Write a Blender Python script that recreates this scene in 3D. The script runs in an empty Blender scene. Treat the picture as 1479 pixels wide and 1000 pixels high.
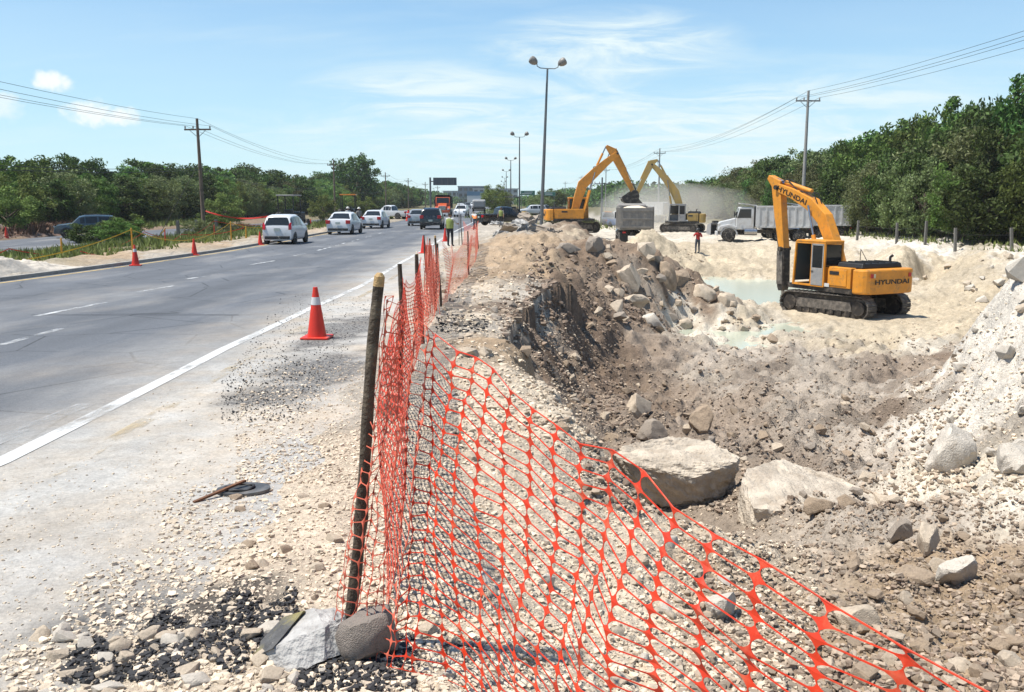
import bpy, bmesh, math, random
import numpy as np
from mathutils import Vector, Matrix

random.seed(7); RNG = np.random.default_rng(11)
scene = bpy.context.scene
COL = scene.collection
R = math.radians

# ------------------------------------------------------------------ camera, sky, sun, exposure
F = 1281.0; EYE = 2.3; PITCH = math.atan(210.0 / F)
cam_d = bpy.data.cameras.new('camera'); cam = bpy.data.objects.new('camera', cam_d); COL.objects.link(cam)
cam.location = (0, 0, EYE); cam.rotation_euler = (math.pi / 2 - PITCH, 0, 0)
cam_d.sensor_fit = 'HORIZONTAL'; cam_d.sensor_width = 36.0; cam_d.lens = F / 1479 * 36.0
cam_d.clip_start = 0.05; cam_d.clip_end = 9000
scene.camera = cam
SUN_EL, SUN_AZ = R(66), R(-98)          # azimuth measured from +Y (view direction) towards +X
world = bpy.data.worlds.new('World'); scene.world = world; world.use_nodes = True
wn = world.node_tree; wn.nodes.clear()
def W(t, **k):
    n = wn.nodes.new(t)
    for a, b in k.items(): setattr(n, a, b)
    return n
w_out = W('ShaderNodeOutputWorld'); w_bg = W('ShaderNodeBackground'); w_bg.inputs[1].default_value = 0.065
sky = W('ShaderNodeTexSky', sky_type='NISHITA', sun_disc=False, sun_elevation=SUN_EL, sun_rotation=SUN_AZ,
        air_density=1.0, dust_density=0.1, ozone_density=3.0, altitude=0)
tc = W('ShaderNodeTexCoord'); sep = W('ShaderNodeSeparateXYZ'); wn.links.new(tc.outputs['Generated'], sep.inputs[0])
def M(op, a, b=None, c=None, clamp=False):
    n = W('ShaderNodeMath', operation=op, use_clamp=clamp)
    for i, v in enumerate((a, b, c)):
        if v is None: continue
        if isinstance(v, (int, float)): n.inputs[i].default_value = v
        else: wn.links.new(v, n.inputs[i])
    return n.outputs[0]
zc = M('MAXIMUM', sep.outputs[2], 0.0)
pl = M('ADD', zc, 0.16)
cx = M('DIVIDE', sep.outputs[0], pl); cy = M('DIVIDE', sep.outputs[1], pl)
def cloud(sx, sy, rot, scale, detail, rough, dist, off):
    cmb = W('ShaderNodeCombineXYZ'); wn.links.new(cx, cmb.inputs[0]); wn.links.new(cy, cmb.inputs[1])
    mp = W('ShaderNodeMapping'); mp.inputs[1].default_value = off; mp.inputs[2].default_value = (0, 0, rot); mp.inputs[3].default_value = (sx, sy, 1)
    wn.links.new(cmb.outputs[0], mp.inputs[0])
    nz = W('ShaderNodeTexNoise'); nz.inputs['Scale'].default_value = scale; nz.inputs['Detail'].default_value = detail
    nz.inputs['Roughness'].default_value = rough; nz.inputs['Distortion'].default_value = dist
    wn.links.new(mp.outputs[0], nz.inputs['Vector']); return nz.outputs[0]
def ramp(v, a, b):
    n = W('ShaderNodeMapRange', interpolation_type='SMOOTHSTEP'); n.inputs[1].default_value = a; n.inputs[2].default_value = b
    wn.links.new(v, n.inputs[0]); return n.outputs[0]
cir = ramp(cloud(0.55, 1.5, R(12), 1.15, 8, 0.58, 0.35, (3.1, 1.7, 0)), 0.46, 0.74)      # thin high streaks
veil = ramp(cloud(0.5, 0.9, R(-10), 0.6, 5, 0.5, 0.2, (0.4, 5.3, 0)), 0.36, 0.78)        # broad thin veil
cum3 = W('ShaderNodeTexNoise'); cum3.inputs['Scale'].default_value = 34; cum3.inputs['Detail'].default_value = 7; cum3.inputs['Roughness'].default_value = 0.56
wn.links.new(tc.outputs['Generated'], cum3.inputs['Vector'])
def bank(az, el, ra, re):            # a far cumulus bank: where the puffy noise is allowed to show
    h = M('ARCTAN2', sep.outputs[0], sep.outputs[1])
    e = M('ARCSINE', sep.outputs[2])
    a = M('DIVIDE', M('SUBTRACT', h, R(az)), R(ra)); b = M('DIVIDE', M('SUBTRACT', e, R(el)), R(re))
    return M('SUBTRACT', 1.0, M('ADD', M('MULTIPLY', a, a), M('MULTIPLY', b, b)))
puffs = None
for az, el, ra, re, g in ((-26.3, 6.5, 1.6, .85, 1.0), (-24.3, 5.0, 2.6, 1.0, .95), (-30.5, 4.9, 3.2, 1.5, .6), (-44, 6.5, 5, 1.9, 1.0), (-58, 5.0, 6, 1.6, .9), (38, 5.5, 5, 1.3, .8), (60, 6.5, 6, 1.8, .9), (120, 6, 8, 2, .9), (-130, 7, 8, 2, .9)):
    bb = bank(az, el, ra, re)
    d = M('MULTIPLY', ramp(M('ADD', M('MULTIPLY', bb, .34), M('SUBTRACT', cum3.outputs[0], .62)), -.02, 0.24), g)
    puffs = d if puffs is None else M('MAXIMUM', puffs, d)
wis = ramp(cloud(0.75, 1.25, R(24), 2.3, 12, 0.66, 1.1, (1.3, 7.7, 0)), 0.36, 0.70)
patch_ = None
for az, el, ra, re, g in ((9, 4.0, 24, 4.6, .95), (6, 9.2, 9, 2.6, 1.0), (-5, 6.4, 9, 2.4, .9), (14, 6.0, 9, 2.0, .8), (-2, 4.2, 22, 2.2, .6), (-50, 9, 16, 4, .9), (55, 10, 16, 4, .9), (100, 12, 25, 6, .9), (170, 10, 30, 5, .9), (-110, 12, 25, 6, .9)):
    q = M('MULTIPLY', M('MAXIMUM', bank(az, el, ra, re), 0.0), g); patch_ = q if patch_ is None else M('MAXIMUM', patch_, q)
thin = M('ADD', M('ADD', M('MULTIPLY', cir, 0.34), M('MULTIPLY', veil, 0.26)), M('MULTIPLY', M('MULTIPLY', wis, patch_), 1.25), clamp=True)
tint = W('ShaderNodeMixRGB', blend_type='MULTIPLY'); tint.inputs[0].default_value = 1.0; tint.inputs[2].default_value = (.58, 1.20, 1.55, 1); wn.links.new(sky.outputs[0], tint.inputs[1])
low = W('ShaderNodeMixRGB'); low.inputs[2].default_value = (7.6, 9.5, 10.1, 1); wn.links.new(tint.outputs[0], low.inputs[1])
wn.links.new(M('MULTIPLY', M('POWER', M('SUBTRACT', 1.0, M('MULTIPLY', zc, 2.1), clamp=True), 1.9), .9), low.inputs[0])      # humid white air low over the horizon
mixA = W('ShaderNodeMixRGB'); mixA.inputs[2].default_value = (8.3, 9.7, 10.0, 1)
wn.links.new(thin, mixA.inputs[0]); wn.links.new(low.outputs[0], mixA.inputs[1])
mixB = W('ShaderNodeMixRGB'); mixB.inputs[2].default_value = (10.2, 10.6, 10.6, 1)
wn.links.new(M('MULTIPLY', puffs, 0.95), mixB.inputs[0]); wn.links.new(mixA.outputs[0], mixB.inputs[1])
wn.links.new(mixB.outputs[0], w_bg.inputs[0]); wn.links.new(w_bg.outputs[0], w_out.inputs[0])

sd = bpy.data.lights.new('sun', 'SUN'); sun = bpy.data.objects.new('sun', sd); COL.objects.link(sun)
sd.energy = 5.0; sd.angle = R(0.53); sd.color = (1.0, 0.95, 0.865)
to_sun = Vector((math.sin(SUN_AZ) * math.cos(SUN_EL), math.cos(SUN_AZ) * math.cos(SUN_EL), math.sin(SUN_EL)))
sun.rotation_euler = (-to_sun).to_track_quat('-Z', 'Y').to_euler()
vs = scene.view_settings; vs.view_transform = 'Standard'; vs.look = 'None'; vs.gamma = 1.0; vs.exposure = 0.62; vs.use_curve_mapping = False
scene.cycles.volume_bounces = 3; scene.cycles.transparent_max_bounces = 16

# ------------------------------------------------------------------ measuring helpers (metres; x right, y ahead, z up)
def zr(y): return 0.9 * np.exp(-np.maximum(y, -2) / 16.0)      # the carriageway falls gently away from here
CP, SP = math.cos(PITCH), math.sin(PITCH)
def ray(u, v):
    a = (u - 739.5) / F; b = -(v - 500.0) / F
    return a, CP + b * SP, -SP + b * CP
def at_y(u, v, y):
    a, f, d = ray(u, v); t = y / f
    return Vector((a * t, y, EYE + d * t))
def at_z(u, v, z):
    a, f, d = ray(u, v); t = (z - EYE) / d
    return Vector((a * t, f * t, z))
def on_road(u, v):
    z = 0.3
    for _ in range(40):
        p = at_z(u, v, z); z = 0.5 * z + 0.5 * float(zr(p.y))
    return at_z(u, v, z)
def smooth(a, b, x):
    t = np.clip((x - a) / (b - a), 0, 1); return t * t * (3 - 2 * t)

# ------------------------------------------------------------------ noise
_perm = RNG.permutation(512).astype(np.int64)
_perm = np.concatenate([_perm, _perm, _perm])
_ga = RNG.random(512) * 2 * np.pi; _gx, _gy = np.cos(_ga), np.sin(_ga)
def perlin(x, y, seed=0):
    x = np.asarray(x, float) + seed * 17.31; y = np.asarray(y, float) + seed * 9.77
    xi = np.floor(x).astype(np.int64); yi = np.floor(y).astype(np.int64); xf = x - xi; yf = y - yi
    u = xf * xf * xf * (xf * (xf * 6 - 15) + 10); v = yf * yf * yf * (yf * (yf * 6 - 15) + 10)
    def g(ix, iy, dx, dy):
        h = _perm[(_perm[ix & 511] + iy) & 511]; return _gx[h] * dx + _gy[h] * dy
    a = g(xi, yi, xf, yf); b = g(xi + 1, yi, xf - 1, yf); c = g(xi, yi + 1, xf, yf - 1); d = g(xi + 1, yi + 1, xf - 1, yf - 1)
    return (a + u * (b - a)) + v * ((c + u * (d - c)) - (a + u * (b - a)))
def fbm(x, y, octv=4, seed=0, gain=0.5):
    s = 0; a = 1
    for i in range(octv):
        s = s + a * perlin(x * 2 ** i, y * 2 ** i, seed + i * 3); a *= gain
    return s

# ------------------------------------------------------------------ materials
MATS = {}
def mat(name, color, rough=0.8, metal=0.0, var=0.12, scale=6.0, bump=0.0, bscale=40.0, dirt=None, spec=0.5, trans=0.0, coat=0.0, island=0.0, rnd=0.0):
    if name in MATS: return MATS[name]
    if name.startswith('leaf'): color = tuple(c * .95 for c in color)
    if not name.startswith(('leaf', 'grass', 'net')):      # real-world reflectances
        color = tuple(c * .70 for c in color)
        if dirt: dirt = (tuple(c * .70 for c in dirt[0]), dirt[1], dirt[2])
    m = bpy.data.materials.new(name); m.use_nodes = True; nt = m.node_tree; b = nt.nodes['Principled BSDF']
    b.inputs['Roughness'].default_value = rough; b.inputs['Metallic'].default_value = metal
    b.inputs['Specular IOR Level'].default_value = spec; b.inputs['Coat Weight'].default_value = coat
    tcn = nt.nodes.new('ShaderNodeTexCoord'); nz = nt.nodes.new('ShaderNodeTexNoise'); nz.inputs['Scale'].default_value = scale; nz.inputs['Detail'].default_value = 6
    nt.links.new(tcn.outputs['Object'], nz.inputs['Vector'])
    hv = nt.nodes.new('ShaderNodeHueSaturation'); hv.inputs['Color'].default_value = (*color, 1)
    mr = nt.nodes.new('ShaderNodeMapRange'); mr.inputs[1].default_value = .3; mr.inputs[2].default_value = .7; mr.inputs[3].default_value = 1 - var; mr.inputs[4].default_value = 1 + var
    nt.links.new(nz.outputs[0], mr.inputs[0]); val = mr.outputs[0]
    def mul(a, src, lo, hi):
        q = nt.nodes.new('ShaderNodeMapRange'); q.inputs[3].default_value = lo; q.inputs[4].default_value = hi; nt.links.new(src, q.inputs[0])
        w = nt.nodes.new('ShaderNodeMath'); w.operation = 'MULTIPLY'; nt.links.new(a, w.inputs[0]); nt.links.new(q.outputs[0], w.inputs[1]); return w.outputs[0]
    if island:
        ge = nt.nodes.new('ShaderNodeNewGeometry'); val = mul(val, ge.outputs['Random Per Island'], 1 - island, 1 + island)
    if rnd:
        oi = nt.nodes.new('ShaderNodeObjectInfo'); val = mul(val, oi.outputs['Random'], 1 - rnd, 1 + rnd)
        q = nt.nodes.new('ShaderNodeMapRange'); q.inputs[3].default_value = .5 - .035; q.inputs[4].default_value = .5 + .03; nt.links.new(oi.outputs['Random'], q.inputs[0]); nt.links.new(q.outputs[0], hv.inputs['Hue'])
    nt.links.new(val, hv.inputs['Value']); colr = hv.outputs[0]
    if dirt:
        dcol, amount, dsc = dirt
        n2 = nt.nodes.new('ShaderNodeTexNoise'); n2.inputs['Scale'].default_value = dsc; n2.inputs['Detail'].default_value = 7; n2.inputs['Roughness'].default_value = .65
        nt.links.new(tcn.outputs['Object'], n2.inputs['Vector'])
        r2 = nt.nodes.new('ShaderNodeMapRange'); r2.inputs[1].default_value = .62 - amount * .35; r2.inputs[2].default_value = .75; nt.links.new(n2.outputs[0], r2.inputs[0])
        mx = nt.nodes.new('ShaderNodeMixRGB'); mx.inputs[2].default_value = (*dcol, 1); nt.links.new(r2.outputs[0], mx.inputs[0]); nt.links.new(colr, mx.inputs[1]); colr = mx.outputs[0]
    nt.links.new(colr, b.inputs['Base Color'])
    if bump:
        n3 = nt.nodes.new('ShaderNodeTexNoise'); n3.inputs['Scale'].default_value = bscale; n3.inputs['Detail'].default_value = 5; nt.links.new(tcn.outputs['Object'], n3.inputs['Vector'])
        bp = nt.nodes.new('ShaderNodeBump'); bp.inputs['Strength'].default_value = bump; bp.inputs['Distance'].default_value = .03; nt.links.new(n3.outputs[0], bp.inputs['Height']); nt.links.new(bp.outputs[0], b.inputs['Normal'])
    if trans:
        tr = nt.nodes.new('ShaderNodeBsdfTranslucent'); nt.links.new(colr, tr.inputs[0]); ms = nt.nodes.new('ShaderNodeMixShader'); ms.inputs[0].default_value = trans
        out = nt.nodes['Material Output']; nt.links.new(b.outputs[0], ms.inputs[1]); nt.links.new(tr.outputs[0], ms.inputs[2]); nt.links.new(ms.outputs[0], out.inputs[0])
    MATS[name] = m; return m
DUST = (.50, .44, .36)
mat('white_paint', (.78, .79, .80), .28, var=.03, coat=.4, dirt=((.55, .52, .47), .10, 3))
mat('dark_paint', (.015, .017, .02), .25, var=.1, coat=.5, dirt=((.20, .19, .17), .1, 3))
mat('teal_paint', (.055, .085, .11), .25, var=.05, coat=.5)
mat('glass', (.02, .025, .028), .06, var=.02)
mat('pale_glass', (.10, .13, .14), .06, var=.02)
mat('tyre', (.022, .021, .02), .9, var=.2, dirt=(DUST, .25, 9))
mat('rim', (.45, .45, .46), .4, .7, dirt=(DUST, .3, 6))
mat('dusty_rim', (.5, .46, .4), .7, .1, dirt=(DUST, .5, 6))
mat('black_plastic', (.02, .02, .021), .5, var=.1, dirt=(DUST, .12, 5))
mat('tail_red', (.55, .012, .02), .2, var=.05)
mat('amber', (.8, .25, .02), .3)
mat('plate', (.55, .6, .55), .5)
mat('chrome', (.6, .6, .6), .2, .9)
mat('orange_machine', (.84, .33, .024), .5, var=.14, scale=2.5, coat=.08, dirt=((.34, .20, .08), .26, 5.5), bump=.05, bscale=12)
mat('yellow_machine', (.50, .33, .09), .5, var=.10, scale=2.5, dirt=((.36, .28, .18), .3, 3.0))
mat('steel_dark', (.055, .048, .042), .6, .4, var=.25, dirt=((.30, .25, .2), .35, 4), bump=.2, bscale=20)
mat('track_steel', (.13, .115, .10), .75, .3, var=.3, dirt=((.40, .35, .29), .55, 5), bump=.3, bscale=18)
mat('steel_light', (.55, .55, .56), .25, .9)
mat('machine_grey', (.33, .33, .33), .55, var=.1, dirt=(DUST, .3, 4))
mat('black_rubber', (.012, .012, .013), .6)
mat('blue_cap', (.05, .16, .5), .4)
mat('lettering_black', (.012, .012, .013), .5, var=.0)
mat('red_sticker', (.6, .03, .02), .5); mat('cream_sticker', (.75, .68, .45), .5); mat('white_sticker', (.72, .72, .70), .5)
mat('cone_red', (.78, .035, .012), .45, var=.07, scale=9, dirt=((.5, .30, .22), .1, 7))
mat('cone_white', (.74, .73, .72), .4, var=.06)
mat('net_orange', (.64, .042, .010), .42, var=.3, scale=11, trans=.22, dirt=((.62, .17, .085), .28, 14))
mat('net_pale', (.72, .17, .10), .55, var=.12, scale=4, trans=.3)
mat('bark_stake', (.085, .062, .04), .85, var=.45, scale=14, bump=.6, bscale=60, dirt=((.22, .18, .12), .2, 12))
mat('cut_wood', (.55, .36, .16), .8, var=.2, scale=30, bump=.4, bscale=80)
mat('pole_wood', (.20, .145, .105), .9, var=.25, scale=4, bump=.3)
mat('pole_concrete', (.34, .33, .31), .9, var=.12)
mat('post_concrete', (.20, .19, .17), .9, var=.2, scale=5)
mat('rock_dark', (.33, .28, .24), .95, var=.2, scale=4, bump=.6, bscale=22, dirt=((.12, .105, .09), .35, 4))
mat('pole_metal', (.20, .205, .21), .5, .5, var=.1)
mat('lamp_head', (.26, .235, .21), .5, var=.1)
mat('wire', (.03, .03, .032), .6)
mat('limestone', (.60, .495, .375), .95, var=.18, scale=3, bump=.5, bscale=14, dirt=((.36, .29, .22), .28, 2.6))
mat('limestone_pitted', (.60, .515, .41), .95, var=.26, scale=5, bump=1.0, bscale=26, dirt=((.34, .26, .19), .36, 3.4))
mat('earth_dark', (.20, .142, .10), .95, var=.3, scale=4, bump=.9, bscale=18, dirt=((.36, .29, .22), .25, 5))
mat('clod', (.27, .20, .148), .95, var=.15, scale=9, bump=.3, bscale=50, island=.4)
mat('limestone_white', (.66, .595, .505), .95, var=.12, scale=3, bump=.5, bscale=14, dirt=((.42, .35, .27), .2, 2.6))
mat('limestone_brown', (.42, .32, .225), .95, var=.2, scale=3, bump=.5, bscale=14, dirt=((.20, .15, .11), .35, 2.6))
mat('limestone_grey', (.40, .335, .27), .95, var=.2, scale=4, bump=.5, bscale=20, dirt=((.19, .155, .125), .35, 4))
mat('gravel', (.75, .625, .475), .95, var=.1, scale=9, bump=.3, bscale=60, island=.26)
mat('gravel_grey', (.42, .33, .245), .95, var=.12, scale=9, bump=.3, bscale=60, island=.35)
mat('asphalt_crumb', (.035, .034, .036), .85, var=.3, island=.5)
mat('concrete_piece', (.53, .515, .49), .9, var=.2, scale=9, bump=.8, bscale=34, dirt=((.33, .31, .29), .36, 7))
mat('asphalt_crust', (.12, .118, .118), .9, var=.3, scale=20, bump=.8, bscale=60, dirt=((.5, .42, .12), .32, 4))
mat('rust', (.20, .085, .035), .8, var=.35, scale=12, bump=.3)
mat('iron_plate', (.115, .12, .125), .55, .5, var=.25, scale=8, dirt=((.4, .37, .33), .3, 5))
mat('leaf_dark', (.062, .108, .024), .62, var=.2, scale=.6, trans=.22, island=.55, rnd=.42, spec=.18)
mat('leaf_mid', (.098, .155, .032), .62, var=.2, scale=.6, trans=.25, island=.5, rnd=.42, spec=.18)
mat('leaf_light', (.15, .205, .05), .6, var=.2, scale=.6, trans=.25, island=.45, rnd=.38, spec=.15)
mat('leaf_olive', (.13, .15, .052), .6, var=.2, scale=.6, trans=.22, island=.45, rnd=.38, spec=.3)
mat('bark', (.11, .085, .06), .9, var=.3, scale=5)
mat('grass_blade', (.14, .17, .04), .7, var=.2, scale=.5, trans=.25, island=.5)
mat('dry_brush', (.16, .085, .05), .9, var=.3, island=.5)
mat('sign_green', (.02, .17, .12), .5, var=.05); mat('sign_back', (.10, .12, .14), .6, .3, var=.1); mat('sign_white', (.75, .75, .75), .5)
mat('tape_yellow', (.85, .58, .03), .45, trans=.3); mat('tape_red', (.85, .06, .03), .45, trans=.3)
mat('post_orange', (.85, .38, .02), .5)
mat('skin', (.26, .14, .085), .6, var=.06); mat('hair', (.02, .015, .012), .6); mat('shirt_red', (.55, .03, .025), .8); mat('shirt_white', (.62, .62, .60), .8)
mat('shirt_grey', (.30, .29, .27), .8); mat('jeans', (.06, .075, .105), .85); mat('trousers_dark', (.02, .021, .026), .85); mat('vest_lime', (.30, .36, .09), .7); mat('vest_orange', (.85, .22, .03), .7); mat('helmet', (.75, .74, .7), .4); mat('boot', (.03, .025, .02), .7)
mat('truck_white', (.74, .74, .73), .4, var=.06, coat=.2, dirt=((.50, .44, .36), .32, 2.2))
mat('truck_box_white', (.68, .68, .67), .55, var=.07, dirt=((.42, .38, .33), .3, 1.6))
mat('truck_box_grey', (.27, .255, .235), .7, var=.15, dirt=((.45, .40, .33), .4, 1.8))
mat('truck_red', (.62, .10, .025), .4, var=.06, coat=.2); mat('truck_black', (.02, .02, .022), .6)
mat('car_silver', (.45, .47, .48), .3, .3, var=.05, coat=.4); mat('car_blue', (.06, .12, .26), .3, var=.05, coat=.4); mat('car_red', (.45, .03, .03), .3, coat=.4); mat('car_grey', (.13, .14, .15), .3, .2, coat=.4)
mat('building_pale', (.55, .55, .54), .9, var=.05); mat('building_blue', (.16, .20, .25), .7, var=.1); mat('billboard_blue', (.05, .18, .32), .5)
mat('kerb', (.42, .40, .36), .9, var=.15, dirt=((.2, .19, .17), .3, 3)); mat('yellow_paint', (.62, .40, .10), .8, var=.2, dirt=((.42, .37, .30), .5, 2.5))

# ------------------------------------------------------------------ mesh helpers
class MB:
    def __init__(s): s.v = []; s.f = []
    def add(s, vs, fs):
        o = len(s.v); s.v += [tuple(v) for v in vs]; s.f += [tuple(i + o for i in f) for f in fs]; return s
    def box(s, c, d, rot=None, taper=1.0):
        x, y, z = d[0] / 2, d[1] / 2, d[2] / 2; t = taper
        vs = [Vector(p) for p in ((-x, -y, -z), (x, -y, -z), (x, y, -z), (-x, y, -z), (-x * t, -y * t, z), (x * t, -y * t, z), (x * t, y * t, z), (-x * t, y * t, z))]
        if rot is not None: vs = [rot @ v for v in vs]
        return s.add([v + Vector(c) for v in vs], [(0, 3, 2, 1), (4, 5, 6, 7), (0, 1, 5, 4), (1, 2, 6, 5), (2, 3, 7, 6), (3, 0, 4, 7)])
    def tube(s, pts, rad, n=8, caps=True):
        pts = [Vector(p) for p in pts]; m = len(pts)
        if not hasattr(rad, '__len__'): rad = [rad] * m
        vs = []; fs = []; ref = None
        for i, p in enumerate(pts):
            t = (pts[min(i + 1, m - 1)] - pts[max(i - 1, 0)]).normalized()
            if ref is None: ref = t.orthogonal().normalized()
            ref = (ref - t * ref.dot(t)).normalized(); bi = t.cross(ref)
            for k in range(n):
                a = 2 * math.pi * k / n; vs.append(p + (ref * math.cos(a) + bi * math.sin(a)) * rad[i])
        for i in range(m - 1):
            for k in range(n): fs.append((i * n + k, i * n + (k + 1) % n, (i + 1) * n + (k + 1) % n, (i + 1) * n + k))
        if caps: fs.append(tuple(reversed(range(n)))); fs.append(tuple(range((m - 1) * n, m * n)))
        return s.add(vs, fs)
    def prism(s, poly, x0, x1, plane='yz'):     # polygon of (a, b) extruded between x0 and x1 along the third axis
        n = len(poly)
        def P(a, b, c): return (c, a, b) if plane == 'yz' else ((a, c, b) if plane == 'xz' else (a, b, c))
        vs = [P(a, b, x0) for a, b in poly] + [P(a, b, x1) for a, b in poly]
        return s.add(vs, [tuple(range(n)), tuple(range(2 * n - 1, n - 1, -1))] + [(i, i + n, (i + 1) % n + n, (i + 1) % n) for i in range(n)])
    def loft(s, rings, close_ends=True):
        n = len(rings[0]); o = [p for r in rings for p in r]; fs = []
        for i in range(len(rings) - 1):
            for k in range(n): fs.append((i * n + k, i * n + (k + 1) % n, (i + 1) * n + (k + 1) % n, (i + 1) * n + k))
        if close_ends: fs += [tuple(reversed(range(n))), tuple(range((len(rings) - 1) * n, len(rings) * n))]
        return s.add(o, fs)
    def sheet(s, P, closed_u=False):     # P[i][j] grid of points
        n = len(P); m = len(P[0]); return s.add([p for r in P for p in r], [(i * m + j, i * m + j + 1, (i + 1) * m + j + 1, (i + 1) * m + j) for i in range(n - 1) for j in range(m - 1)])
    def mesh(s, name, m, smooth_angle=None, recalc=True):
        me = bpy.data.meshes.new(name); me.from_pydata(s.v, [], s.f)
        if recalc:
            bm = bmesh.new(); bm.from_mesh(me); bmesh.ops.recalc_face_normals(bm, faces=bm.faces); bm.to_mesh(me); bm.free()
        me.materials.append(MATS[m] if isinstance(m, str) else m)
        if smooth_angle is not None:
            me.shade_smooth(); me.set_sharp_from_angle(angle=R(smooth_angle))
        me.update(); return me
    def build(s, name, m, parent=None, smooth_angle=None, bevel=0.0, recalc=True, label=None):
        o = bpy.data.objects.new(name, s.mesh(name, m, smooth_angle, recalc)); COL.objects.link(o); o.parent = parent
        if bevel:
            b = o.modifiers.new('bevel', 'BEVEL'); b.width = bevel; b.segments = 2; b.limit_method = 'ANGLE'; b.angle_limit = R(40)
        if label: o['label'] = label
        return o
def box(name, c, d, m, parent=None, bevel=0.0, rot=None, taper=1.0): return MB().box(c, d, rot, taper).build(name, m, parent, bevel=bevel)
def tag(o, label=None, cat=None, group=None, kind=None):
    for k, v in (('label', label), ('category', cat), ('group', group), ('kind', kind)):
        if v: o[k] = v
    return o
def empty(name, loc=(0, 0, 0), rz=0.0, label=None, cat=None, group=None):
    o = bpy.data.objects.new(name, None); COL.objects.link(o); o.location = loc; o.rotation_euler = (0, 0, rz); o.empty_display_size = .2
    return tag(o, label, cat, group)
def copy_tree(o, parent=None):
    c = o.copy(); COL.objects.link(c); c.parent = parent
    for ch in list(o.children): copy_tree(ch, c)
    return c
def from_np(name, v, f, m, parent=None, smooth=False):
    me = bpy.data.meshes.new(name); v = np.asarray(v, np.float32); f = np.asarray(f, np.int32)
    me.vertices.add(len(v)); me.vertices.foreach_set('co', v.ravel()); k = f.shape[1]
    me.loops.add(f.size); me.loops.foreach_set('vertex_index', f.ravel())
    me.polygons.add(len(f)); me.polygons.foreach_set('loop_start', np.arange(0, f.size, k, dtype=np.int32)); me.polygons.foreach_set('loop_total', np.full(len(f), k, np.int32))
    me.update(calc_edges=True); me.validate()
    me.polygons.foreach_set('use_smooth', np.full(len(me.polygons), bool(smooth)))
    me.materials.append(MATS[m] if isinstance(m, str) else m)
    o = bpy.data.objects.new(name, me); COL.objects.link(o); o.parent = parent; return o
def text_mesh(name, s, size, m, parent, matrix, sx=1.0, extrude=.006):
    cu = bpy.data.curves.new(name, 'FONT'); cu.body = s; cu.size = size; cu.extrude = extrude; cu.align_x = 'CENTER'; cu.align_y = 'CENTER'; cu.offset = size * .012
    t = bpy.data.objects.new(name + '_tmp', cu); COL.objects.link(t)
    dg = bpy.context.evaluated_depsgraph_get(); me = bpy.data.meshes.new_from_object(t.evaluated_get(dg)); bpy.data.objects.remove(t)
    me.transform(Matrix.Diagonal((sx, 1, 1, 1))); me.transform(matrix); me.materials.clear(); me.materials.append(MATS[m])
    o = bpy.data.objects.new(name, me); COL.objects.link(o); o.parent = parent; return o

# ================================================================== THE SETTING
# right edge line of the carriageway, left edge, as lateral position against distance
_E = [on_road(u, v) for u, v in ((0, 668), (324, 504), (450, 445), (520, 414), (582, 378), (650, 338))]
EY = np.array([-6.0, 0.0] + [p.y for p in _E] + [118, 196, 295, 700]); EX = np.array([-3.62, -3.52] + [p.x for p in _E] + [-4.1, -5.4, -7.0, -14.0])
def edge(y): return np.interp(y, EY, EX)
def ledge(y): return np.interp(y, [-6, 20, 39, 62, 118, 295, 700], [-13.4, -13.3, -12.7, -13.0, -13.2, -17, -24])

_S = [on_road(u, v) for u, v in ((0, 985), (150, 905), (270, 800), (340, 720), (430, 620), (500, 540), (560, 450), (600, 400))]
SY = np.array([-6.0] + [p.y for p in _S] + [40, 60, 100, 700]); SO = np.array([_S[0].x - float(edge(_S[0].y))] + [p.x - float(edge(p.y)) for p in _S] + [.9, .7, .5, .5])
def apron(y): return np.interp(y, SY, SO)        # how far the hard dusty apron reaches beyond the edge line
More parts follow.
